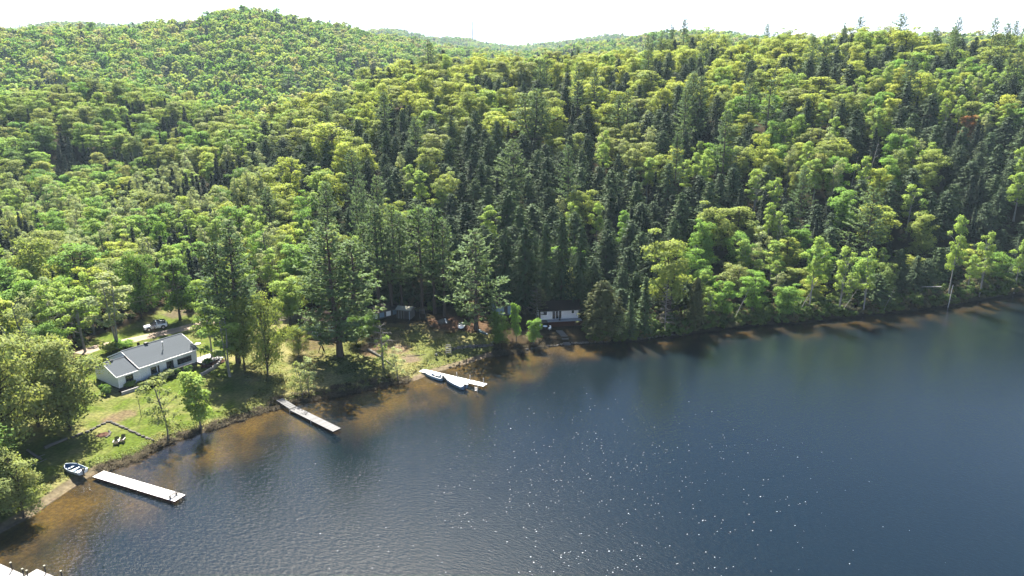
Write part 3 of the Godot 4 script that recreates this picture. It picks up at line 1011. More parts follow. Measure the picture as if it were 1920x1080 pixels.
# ---------------------------------------------------------------- cabins and sheds
func hut(called: String, label: String, left: Vector2, right: Vector2, deep: float, wall_h: float, rise: float, base_h: float, wall: Material, roof: Material, category := "cabin", over := 0.35) -> Node3D:
	# a gabled hut whose front runs from left to right; local x along the front, the back lies at -z
	var u := right - left
	var w := u.length()
	var t := thing(called, label, category, Vector3(left.x, minf(ground(left.x, left.y), ground(right.x, right.y)) - 0.03, left.y), atan2(-u.y, u.x))
	var g := Geo.new()
	if base_h > 0.05:
		g.box(Vector3(w * 0.5, base_h * 0.5 - 0.3, -deep * 0.5), Vector3(w - 0.14, base_h + 0.6, deep - 0.14))
		put("foundation", g, M.base if base_h < 1.0 else M.cream, t)
	g = Geo.new()
	var top := base_h + wall_h
	for s in [[0.0, 1.0], [w, -1.0]]:
		var p := [Vector3(s[0], base_h, 0), Vector3(s[0], base_h, -deep), Vector3(s[0], top, -deep), Vector3(s[0], top + rise - 0.05, -deep * 0.5), Vector3(s[0], top, 0)]
		var q := []
		for e in p: q.append(e + Vector3(0.12 * float(s[1]), 0, 0))
		_prism(g, p, q)
	g.box(Vector3(w * 0.5, base_h + wall_h * 0.5, -0.06), Vector3(w - 0.24, wall_h, 0.12))
	g.box(Vector3(w * 0.5, base_h + wall_h * 0.5, -deep + 0.06), Vector3(w - 0.24, wall_h, 0.12))
	put("wall", g, wall, t)
	g = Geo.new()
	var drop := rise * over / (deep * 0.5)
	for s in [0, 1]:
		var ez := over if s == 0 else -deep - over
		var p := [Vector3(-over, top - drop, ez), Vector3(w + over, top - drop, ez), Vector3(w + over, top + rise, -deep * 0.5), Vector3(-over, top + rise, -deep * 0.5)]
		var q := []
		for e in p: q.append(e + Vector3(0, 0.12, 0))
		_prism(g, p, q)
	put("roof", g, roof, t)
	g = Geo.new()
	g.box(Vector3(w * 0.5, top - drop + 0.06, over + 0.017), Vector3(w + over * 2.0, 0.15, 0.03))
	put("fascia", g, M.greywood, t)
	return t

func opening(t: Node3D, called: String, x0: float, x1: float, y0: float, y1: float, frame: Material, parts := 1) -> void:
	var g := Geo.new()
	var f := 0.07
	g.box(Vector3((x0 + x1) * 0.5, y0 + f * 0.5, 0.02), Vector3(x1 - x0, f, 0.08))
	g.box(Vector3((x0 + x1) * 0.5, y1 - f * 0.5, 0.02), Vector3(x1 - x0, f, 0.08))
	for k in parts + 1:
		g.box(Vector3(lerpf(x0 + f * 0.5, x1 - f * 0.5, k / float(parts)), (y0 + y1) * 0.5, 0.02), Vector3(f, y1 - y0 - 2 * f, 0.08))
	var w := put(called, g, frame, t)
	for k in parts:
		g = Geo.new()
		var a := lerpf(x0 + f, x1, k / float(parts))
		var b := lerpf(x0, x1 - f, (k + 1.0) / parts)
		g.box(Vector3((a + b) * 0.5, (y0 + y1) * 0.5, 0.008), Vector3(b - a - 0.004, y1 - y0 - 2 * f, 0.012))
		put("pane", g, M.glass, w)

func make_cabins() -> void:
	# mint cabin under the great pine
	var t := hut("mint_cabin", "pale mint cabin with brown roof, half hidden behind the great pine", Vector2(-45.01, -139.55), Vector2(-37.53, -137.80), 5.5, 2.3, 1.1, 1.5, M.mint, M.brown, "cabin", 0.5)
	opening(t, "window", 1.0, 2.2, 2.2, 3.2, M.dark)
	opening(t, "window", 4.2, 5.6, 2.2, 3.2, M.dark)
	var g := Geo.new()
	for k in 5:
		g.box(Vector3(2.6 + 0.5, 1.45 - k * 0.28, 0.35 + k * 0.27), Vector3(1.0, 0.05, 0.26))
	put("step", g, M.mint, t)
	for s in [2.6, 3.6]:
		g = Geo.new()
		_prism(g, [Vector3(s - 0.03, 1.3, 0.15), Vector3(s + 0.03, 1.3, 0.15), Vector3(s + 0.03, -0.1, 1.7), Vector3(s - 0.03, -0.1, 1.7)], [Vector3(s - 0.03, 1.55, 0.15), Vector3(s + 0.03, 1.55, 0.15), Vector3(s + 0.03, 0.2, 1.7), Vector3(s - 0.03, 0.2, 1.7)])
		g.bar(Vector3(s, 2.45, 0.2), Vector3(s, 1.05, 1.75), 0.05, 6)
		g.bar(Vector3(s, 1.5, 0.2), Vector3(s, 2.45, 0.2), 0.04, 6)
		g.bar(Vector3(s, 0.1, 1.7), Vector3(s, 1.05, 1.75), 0.04, 6)
		put("stair_rail", g, M.mint, t)
	# long low shed behind the dead tree
	t = hut("long_shed", "long low shed with dark sagging roof and pale panels, behind the bare dead tree", Vector2(-32.97, -146.45), Vector2(-27.45, -151.29), 4.5, 2.0, 0.9, 0.1, M.greywood, M.oldwood, "shed", 0.5)
	for k in 4:
		g = Geo.new()
		g.box(Vector3(2.2 + k * 1.75, 1.25, 0.02), Vector3(1.2, 1.3, 0.04))
		put("wall_panel", g, M.paleblue if k % 2 else M.white, t)
	# open shed with its door ajar
	t = hut("open_shed", "small grey board shed with its pale door standing open", Vector2(-26.56, -148.89), Vector2(-23.24, -148.03), 2.6, 2.1, 0.5, 0.05, M.greywood, M.cream, "shed", 0.25)
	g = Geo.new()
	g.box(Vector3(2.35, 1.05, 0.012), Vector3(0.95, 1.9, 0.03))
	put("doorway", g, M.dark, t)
	g = Geo.new()
	g.box(Vector3(3.3, 1.05, 0.55), Vector3(0.06, 1.9, 1.0), Transform3D(Basis(Vector3.UP, 0.35), Vector3(0.0, 0.0, 0.9)))
	put("door", g, M.paleblue, t)
	for k in 5:
		g = Geo.new()
		g.box(Vector3(0.2 + k * 0.32, 1.05, 0.02), Vector3(0.27, 2.0, 0.03))
		put("board", g, M.greywood if k % 2 else M.oldwood, t)
	# frame of poles beside it
	var p := on(Vector2(-20.64, -148.71))
	t = thing("pole_frame", "bare leaning frame of grey poles, right of the open shed", "frame", p)
	for s in [[-0.7, -0.5], [0.7, -0.5], [-0.5, 0.5], [0.9, 0.5]]:
		g = Geo.new()
		g.bar(Vector3(s[0], -0.1, s[1]), Vector3(s[0] * 0.75 - 0.1, 2.1, s[1]), 0.05, 6)
		put("post", g, M.greywood, t)
	for s in [-0.5, 0.5]:
		g = Geo.new()
		g.bar(Vector3(-0.6, 2.05, s), Vector3(0.56, 2.1, s), 0.045, 6)
		put("rail", g, M.greywood, t)
	# white cabin above the stone steps
	t = hut("white_cabin", "small white cabin with dark roof and glass sliding door, above the stone steps", Vector2(6.61, -147.88), Vector2(15.31, -149.31), 5.2, 2.35, 1.25, 0.95, M.cabinwall, M.brown, "cabin", 0.55)
	opening(t, "sliding_door", 2.6, 4.9, 0.98, 3.0, M.white, 3)
	opening(t, "window", 7.1, 7.9, 2.1, 2.95, M.white, 1)
	opening(t, "window", 0.5, 1.5, 2.0, 2.95, M.white, 1)
	for k in 7:
		g = Geo.new()
		g.chamfer(Vector3(5.3, 0.9, 0.22 + k * 0.235), Vector3(8.0, 0.05, 0.22), 0.01, Transform3D.IDENTITY, Color.WHITE * rng.randf_range(0.85, 1.1))
		put("deck_plank", g, M.deck, t)
	for k in 20:
		g = Geo.new()
		g.box(Vector3(1.5 + k * 0.4, 0.3, 1.82), Vector3(0.385, 1.12, 0.03))
		put("skirt_board", g, M.redwood, t)
	g = Geo.new()
	g.bar(Vector3(4.2, 0.93, 1.0), Vector3(4.2, 1.35, 1.0), 0.2, 10)
	put("flower_pot", g, M.dark, t)
	# pale cabin among the trunks
	t = hut("pale_cabin", "pale blue cabin corner glimpsed among trees, left of the white cabin", Vector2(-3.74, -150.94), Vector2(-0.25, -151.97), 4.0, 2.3, 1.0, 0.3, M.paleblue, M.brown, "cabin", 0.3)
	g = Geo.new()
	g.box(Vector3(2.4, 1.35, 0.02), Vector3(0.85, 2.0, 0.05))
	put("door", g, M.dark, t)

# ---------------------------------------------------------------- docks
func dock(called: String, label: String, a: Vector2, b: Vector2, wide: float, top: float, m: Material, side: Material, sections: int, posts: Array) -> Node3D:
	# from a on the shore to b in the water; local x along it
	var u := b - a
	var L := u.length()
	var t := thing(called, label, "dock", Vector3(a.x, 0, a.y), atan2(-u.y, u.x))
	for k in sections:
		var x0 := L * k / sections
		var x1 := L * (k + 1) / sections - 0.03
		var g := Geo.new()
		var n := int((x1 - x0) / 0.16)
		for q in n:
			g.chamfer(Vector3(lerpf(x0, x1, (q + 0.5) / n), top - 0.02, 0), Vector3((x1 - x0) / n - 0.012, 0.04, wide), 0.008, Transform3D.IDENTITY, Color.WHITE * rng.randf_range(0.82, 1.04))
		put("deck_section", g, m, t)
	var g := Geo.new()
	for s in [-1, 1]:
		g.box(Vector3(L * 0.5, top - 0.13, s * (wide * 0.5 - 0.03)), Vector3(L - 0.02, 0.2, 0.05))
	for x in [0.04, L - 0.06]:
		g.box(Vector3(x, top - 0.13, 0), Vector3(0.06, 0.2, wide - 0.12))
	put("frame", g, side, t)
	for p in posts:
		g = Geo.new()
		g.bar(Vector3(p[0], -1.5, p[1] * (wide * 0.5 + 0.05)), Vector3(p[0], top + float(p[2]), p[1] * (wide * 0.5 + 0.05)), p[3], 8)
		put("post", g, M.dark if p[3] < 0.045 else M.deck, t)
	return t

func make_docks() -> void:
	var t := dock("white_dock", "long white dock with a folding rack at its tip, nearest the beached rowboat", Vector2(-59.24, -86.48), Vector2(-44.56, -80.27), 1.75, 0.45, M.bleached, M.redwood, 6, [[2.2, 1, 0.5, 0.03], [2.4, -1, 0.5, 0.03], [7.2, 1, 0.55, 0.03], [7.6, -1, 0.7, 0.03], [8.9, 1, 0.3, 0.03], [12.2, -1, 0.4, 0.03], [15.6, 1, 0.4, 0.03], [15.6, -1, 0.4, 0.03]])
	# swimming ladder and small frame at its far end
	var e: Vector2 = Vector2(-44.56, -80.27)
	var l := thing("swim_ladder", "dark folding swim ladder standing on the tip of the white dock", "ladder", Vector3(e.x, 0.45, e.y), t.rotation.y)
	for s in [-0.25, 0.25]:
		var g := Geo.new()
		g.tube(PackedVector3Array([Vector3(-0.75, 0.03, s), Vector3(-0.7, 0.5, s), Vector3(-0.2, 0.62, s), Vector3(0.06, 0.3, s), Vector3(0.1, -0.9, s)]), PackedFloat32Array([0.035, 0.035, 0.035, 0.035, 0.035]), 6)
		put("side_rail", g, M.dark, l)
	for k in 4:
		var g := Geo.new()
		g.bar(Vector3(0.1, -0.1 - k * 0.25, -0.25), Vector3(0.1, -0.1 - k * 0.25, 0.25), 0.03, 6)
		put("rung", g, M.dark, l)
	var bch := thing("dock_bench", "low dark metal bench at the far end of the white dock", "bench", Vector3(e.x, 0.45, e.y), t.rotation.y)
	var g2 := Geo.new()
	for k in 3: g2.box(Vector3(-1.0 - k * 0.14, 0.4, 0.1), Vector3(0.1, 0.04, 1.1))
	put("seat", g2, M.dark, bch)
	for s in [-0.4, 0.6]:
		g2 = Geo.new()
		g2.box(Vector3(-1.15, 0.2, s), Vector3(0.34, 0.38, 0.05))
		put("leg", g2, M.dark, bch)
	t = dock("grey_dock", "weathered grey dock with fallen twigs on it, in the middle of the shore", Vector2(-38.02, -107.83), Vector2(-28.33, -99.74), 1.55, 0.5, M.dockgrey, M.brown, 4, [[0.3, 1, -0.1, 0.05], [0.3, -1, -0.1, 0.05], [6.5, 1, -0.1, 0.05], [6.5, -1, -0.1, 0.05]])
	# the tilted gangway
	var ga: Vector2 = Vector2(-40.55, -111.23)
	var gb: Vector2 = Vector2(-37.98, -107.72)
	var gw := thing("gangway", "short grey slatted gangway leading down to the grey dock", "gangway", Vector3(gb.x, 0.54, gb.y), t.rotation.y)
	var gl := ga.distance_to(gb)
	var slope := Transform3D(Basis(Vector3.BACK, -atan2(0.42, gl)), Vector3(0.1, 0, 0))
	for k in int(gl / 0.2):
		var g := Geo.new()
		g.box(Vector3(-0.1 - k * 0.2, 0.08, 0), Vector3(0.15, 0.03, 1.3), slope)
		put("slat", g, M.dockgrey if k % 3 else M.greywood, gw)
	for s in [-0.6, 0.6]:
		var g := Geo.new()
		g.box(Vector3(-gl * 0.5, 0.0, s), Vector3(gl, 0.12, 0.06), slope)
		put("stringer", g, M.brown, gw)
	# the twigs that lie on the dock
	var fb: Vector2 = Vector2(-36.01, -106.37)
	var br := Geo.new()
	for k in 26:
		var a := Vector3(rng.randf_range(-1.8, 1.6), 0.03, rng.randf_range(-0.7, 0.7))
		var d := Vector3(rng.randf_range(-1, 1), rng.randf_range(0.0, 0.2), rng.randf_range(-1, 1)) * 0.6
		br.tube(PackedVector3Array([a, a + d * 0.5 + Vector3.UP * 0.05, a + d]), PackedFloat32Array([0.035, 0.03, 0.012]), 4)
	var fo := put("fallen_branch", br, M.dark)
	fo.position = Vector3(fb.x, 0.5, fb.y)
	fo.rotation.y = t.rotation.y
	tag(fo, "dark leafless branch lying across the grey dock", "branch")
	# dock with the two boats
	t = dock("boat_dock", "white dock with pale posts and two boats moored alongside", Vector2(-17.91, -124.81), Vector2(-4.99, -117.53), 1.5, 0.55, M.bleached, M.greywood, 5, [[2.6, 1, 0.6, 0.03], [7.9, -1, 0.9, 0.075], [10.9, -1, 0.9, 0.075], [13.9, -1, 0.9, 0.075], [5.6, 1, 0.3, 0.03], [14.2, 1, 0.2, 0.03]])
	var ld: Vector2 = Vector2(-6.62, -116.18)
	l = thing("dock_ladder", "short metal ladder hooked on the boat dock near its tip", "ladder", Vector3(ld.x, 0.55, ld.y), t.rotation.y + PI * 0.5)
	for s in [-0.3, 0.3]:
		var g := Geo.new()
		g.tube(PackedVector3Array([Vector3(0.35, 0.0, s), Vector3(0.3, 0.5, s), Vector3(-0.05, 0.5, s), Vector3(-0.15, -1.0, s)]), PackedFloat32Array([0.035, 0.035, 0.035, 0.035]), 6)
		put("side_rail", g, M.metal, l)
	for k in 3:
		var g := Geo.new()
		g.box(Vector3(-0.12, 0.1 - k * 0.28, 0), Vector3(0.12, 0.04, 0.6))
		put("rung", g, M.metal, l)
	# corner dock whose planks can be told apart
	var a: Vector2 = Vector2(-64.43, -69.16)
	var b: Vector2 = Vector2(-54.56, -64.67)
	var u := (b - a).normalized()
	t = thing("plank_dock", "bleached plank dock with capped posts, cut by the lower left corner", "dock", Vector3(a.x, 0, a.y), atan2(-u.y, u.x))
	var L := a.distance_to(b)
	for k in int(L / 0.2):
		var g := Geo.new()
		g.chamfer(Vector3(0.1 + k * 0.2, 0.68, 1.6), Vector3(0.185, 0.045, 3.2), 0.01, Transform3D.IDENTITY, Color.WHITE * rng.randf_range(0.75, 1.05))
		put("plank", g, M.deck, t)
	var g := Geo.new()
	g.box(Vector3(L * 0.5, 0.6, 0.03), Vector3(L, 0.2, 0.05))
	g.box(Vector3(L * 0.5, 0.55, 3.1), Vector3(L, 0.2, 0.05))
	put("frame", g, M.greywood, t)
	for k in 15:
		g = Geo.new()
		g.chamfer(Vector3(L + 0.25 + k * 0.2, 0.68, 0.7), Vector3(0.185, 0.045, 3.8), 0.01, Transform3D(Basis(Vector3.UP, 0.0), Vector3.ZERO), Color.WHITE * rng.randf_range(0.75, 1.05))
		put("plank", g, M.deck, t)
	for q in [[24, 1066, 1.05], [46, 1080, 1.1], [54, 1082, 1.0], [87, 1073, 1.1], [116, 1083, 1.1]]:
		pass
	for q: Vector2 in [Vector2(-56.57, -65.47), Vector2(-54.50, -64.40), Vector2(-53.84, -64.14), Vector2(-52.41, -64.94), Vector2(-49.99, -64.05)]:
		var pt := thing("dock_post", "", "post", Vector3(q.x, -1.2, q.y), t.rotation.y, "capped posts of the plank dock")
		g = Geo.new()
		g.bar(Vector3.ZERO, Vector3(0, 2.9, 0), 0.06, 8)
		put("shaft", g, M.oldwood, pt)
		g = Geo.new()
		g.chamfer(Vector3(0, 2.92, 0), Vector3(0.24, 0.06, 0.2), 0.02)
		put("cap", g, M.cream, pt)
		posts_made.append(pt)
	var names := ["farthest left capped post on the plank dock's edge", "taller capped post where the plank dock bends inward", "second capped post beside the plank dock's bend", "capped post on the jutting corner of the plank dock", "farthest right capped post, alone beyond the plank dock's corner"]
	for k in posts_made.size():
		posts_made[k].set_meta("label", names[k])

var posts_made: Array = []

# ---------------------------------------------------------------- boats: bow towards +x, keel at y = 0
func hull(t: Node3D, L: float, W: float, H: float, outer: Material, inner: Material, rim: Material) -> void:
	var n := 14
	var o := Geo.new()
	var q := Geo.new()
	var r := Geo.new()
	var prev := []
	var previ := []
	for k in n + 1:
		var f := k / float(n)
		var x := lerpf(-L * 0.5, L * 0.5, f)
		var half := W * 0.5 * (lerpf(0.86, 1.0, minf(1.0, f * 3.0)) if f < 0.5 else pow(maxf(0.0, 1.0 - pow((f - 0.5) / 0.5, 2.3)), 0.8))
		var sheer := H * (1.0 + 0.28 * f * f)
		var keel := H * 0.42 * pow(maxf(0.0, (f - 0.72) / 0.28), 2.0)
		var chine := half * 0.82
		var s := [Vector3(x, sheer, -half), Vector3(x, keel + H * 0.28, -chine), Vector3(x, keel, 0), Vector3(x, keel + H * 0.28, chine), Vector3(x, sheer, half)]
		var hi := maxf(half - 0.05, 0.005)
		var i := [Vector3(x, sheer - 0.01, -hi), Vector3(x, keel + H * 0.3, -hi * 0.82), Vector3(x, keel + H * 0.22, 0), Vector3(x, keel + H * 0.3, hi * 0.82), Vector3(x, sheer - 0.01, hi)]
		if k:
			for e in 4:
				o.quad(prev[e], prev[e + 1], s[e + 1], s[e])
				q.quad(previ[e], i[e], i[e + 1], previ[e + 1])
			for e in [0, 4]:
				var d := Vector3.UP * 0.025
				r.tube(PackedVector3Array([(prev[e] + previ[e]) * 0.5 + d, (s[e] + i[e]) * 0.5 + d]), PackedFloat32Array([0.045, 0.045]), 6, Color.WHITE, false)
		else:
			o.quad(s[0], s[4], s[3], s[1])
			o.tri(s[1], s[3], s[2])
			q.quad(i[0] + Vector3.RIGHT * 0.05, i[4] + Vector3.RIGHT * 0.05, i[3] + Vector3.RIGHT * 0.05, i[1] + Vector3.RIGHT * 0.05)
			r.bar(s[0] + Vector3.UP * 0.025, s[4] + Vector3.UP * 0.025, 0.05, 6)
		prev = s
		previ = i
	put("hull", o, outer, t)
	put("inner_hull", q, inner, t)
	put("gunwale", r, rim, t)

func motor(t: Node3D, x: float, y: float, m: Material) -> void:
	var g := Geo.new()
	g.chamfer(Vector3(x - 0.18, y + 0.32, 0), Vector3(0.42, 0.36, 0.3), 0.08)
	var o := put("outboard_motor", g, m, t)
	g = Geo.new()
	g.box(Vector3(x - 0.16, y - 0.22, 0), Vector3(0.14, 0.75, 0.09))
	g.box(Vector3(x - 0.16, y - 0.62, 0), Vector3(0.4, 0.1, 0.08))
	put("shaft", g, M.dark, o)
	g = Geo.new()
	g.bar(Vector3(x, y + 0.25, 0), Vector3(x + 0.55, y + 0.33, 0.05), 0.025, 6)
	put("tiller", g, M.dark, o)

func make_boats() -> void:
	var g := Geo.new()
	# rowboat pulled up on the grass
	var bow: Vector2 = Vector2(-64.25, -87.29)
	var stern: Vector2 = Vector2(-60.84, -85.73)
	var u := bow - stern
	var mid := (bow + stern) * 0.5
	var t := thing("rowboat", "open blue aluminium rowboat pulled up on the grass by the white dock", "boat", Vector3(mid.x, ground(mid.x, mid.y) + 0.02, mid.y), atan2(-u.y, u.x))
	var L := u.length()
	hull(t, L, 1.75, 0.62, M.alu, M.blue, M.alu)
	for k in 3:
		g = Geo.new()
		g.chamfer(Vector3(lerpf(-0.3, 0.24, k / 2.0) * L, 0.42, 0), Vector3(0.32, 0.05, 1.45 if k < 2 else 1.25), 0.01)
		put("thwart", g, M.alu, t)
	g = Geo.new()
	g.chamfer(Vector3(-L * 0.4, 0.5, 0.25), Vector3(0.6, 0.14, 0.5), 0.05)
	g.chamfer(Vector3(-L * 0.36, 0.5, -0.35), Vector3(0.5, 0.12, 0.4), 0.05)
	put("cushion", g, M.cover, t)
	motor(t, -L * 0.5, 0.55, M.dark)
	# open boat at the boat dock
	bow = Vector2(-17.21, -124.24)
	stern = Vector2(-13.33, -121.05)
	u = bow - stern
	mid = (bow + stern) * 0.5
	t = thing("moored_boat", "open pale blue motorboat with dark blue seats, moored nearer the shore", "boat", Vector3(mid.x, -0.14, mid.y), atan2(-u.y, u.x))
	L = u.length()
	hull(t, L, 1.75, 0.72, M.paleblue, M.paleblue, M.cover)
	for k in 2:
		g = Geo.new()
		g.chamfer(Vector3(L * (-0.28 + 0.32 * k), 0.48, 0.3 - 0.5 * k), Vector3(0.5, 0.16, 0.5), 0.05)
		g.chamfer(Vector3(L * (-0.28 + 0.32 * k) - 0.22, 0.75, 0.3 - 0.5 * k), Vector3(0.1, 0.42, 0.48), 0.04)
		put("seat", g, M.blue, t)
	g = Geo.new()
	g.chamfer(Vector3(L * 0.3, 0.68, 0), Vector3(L * 0.22, 0.06, 0.9), 0.02)
	put("fore_deck", g, M.cover, t)
	motor(t, -L * 0.5, 0.62, M.dark)
	# covered boat
	bow = Vector2(-12.75, -121.48)
	stern = Vector2(-8.84, -116.93)
	u = bow - stern
	mid = (bow + stern) * 0.5
	t = thing("covered_boat", "blue motorboat under a white cover, moored nearer the dock's tip", "boat", Vector3(mid.x, -0.14, mid.y), atan2(-u.y, u.x))
	L = u.length()
	hull(t, L, 1.95, 0.8, M.blue, M.blue, M.cover)
	g = Geo.new()
	var n := 12
	var row := []
	for k in n + 1:
		var f := k / float(n)
		var half := 0.99 * (lerpf(0.86, 1.0, minf(1.0, f * 3.0)) if f < 0.5 else pow(maxf(0.0, 1.0 - pow((f - 0.5) / 0.5, 2.3)), 0.8))
		var y := 0.8 * (1.0 + 0.28 * f * f) + 0.06
		var x := lerpf(-L * 0.5, L * 0.5, f)
		var s := []
		for e in 7:
			var w := (e / 6.0 - 0.5) * 2.0
			s.append(Vector3(x, y + (1.0 - w * w) * 0.2 * sin(PI * minf(1.0, f + 0.2)) - (0.1 if absf(w) > 0.9 else 0.0) + rng.randf_range(-0.012, 0.012), w * (half + 0.03)))
		if k:
			for e in 6: g.quad(row[e], s[e], s[e + 1], row[e + 1])
		row = s
	put("boat_cover", g, M.cover, t)
	motor(t, -L * 0.5, 0.75, M.dark)
	# dark canoe and white pram ashore near the big pine trunk
	var c: Vector2 = Vector2(-6.71, -141.80)
	t = thing("canoe", "dark teal canoe lying upturned on the needles by a thick pine trunk", "canoe", on(c, 0.02), -0.9)
	g = Geo.new()
	var rr := []
	for k in 13:
		var f := k / 12.0
		var half := 0.44 * pow(sin(PI * clampf(f, 0.02, 0.98)), 0.6)
		var s := []
		for e in 7:
			var w := PI * e / 6.0
			s.append(Vector3((f - 0.5) * 4.6, 0.42 * sin(w) * pow(sin(PI * clampf(f, 0.03, 0.97)), 0.25), half * cos(w)))
		if k:
			for e in 6: g.quad(rr[e], rr[e + 1], s[e + 1], s[e])
		rr = s
	put("hull", g, M.dark if false else paint(0.02, 0.06, 0.075, 0.5), t)
	c = Vector2(-11.17, -143.30)
	t = thing("white_pram", "small blunt white pram with dark inside, propped on the cabin lawn", "boat", on(c, 0.35), 1.45)
	hull(t, 2.3, 1.5, 0.55, M.cover, M.dark, M.white)
	for k in 2:
		g = Geo.new()
		g.box(Vector3(-0.5 + k * 0.9, 0.5, 0), Vector3(0.3, 0.05, 1.2))
		put("thwart", g, M.white, t)
	g = Geo.new()
	for s in [-0.5, 0.5]:
		g.box(Vector3(s, -0.17, 0), Vector3(0.12, 0.36, 1.3))
	put("trestle", g, M.oldwood, t)
	c = Vector2(-15.49, -146.29)
	t = thing("tarp_pile", "heap of boards under a torn grey tarpaulin, left of the white pram", "pile", on(c, 0), 0.3)
	g = Geo.new()
	g.blob(Vector3(0, 0.25, 0), Vector3(1.3, 0.65, 0.8), rng, 0.22)
	put("tarpaulin", g, M.greybark, t)
	g = Geo.new()
	g.box(Vector3(0.35, 0.75, 0.35), Vector3(0.22, 0.04, 1.7), Transform3D(Basis(Vector3.RIGHT, 0.35), Vector3.ZERO))
	put("board", g, M.white, t)
	g = Geo.new()
	g.box(Vector3(-0.5, 0.7, 0.3), Vector3(0.16, 0.04, 1.5), Transform3D(Basis(Vector3.RIGHT, 0.3), Vector3.ZERO))
	put("board", g, M.greywood, t)

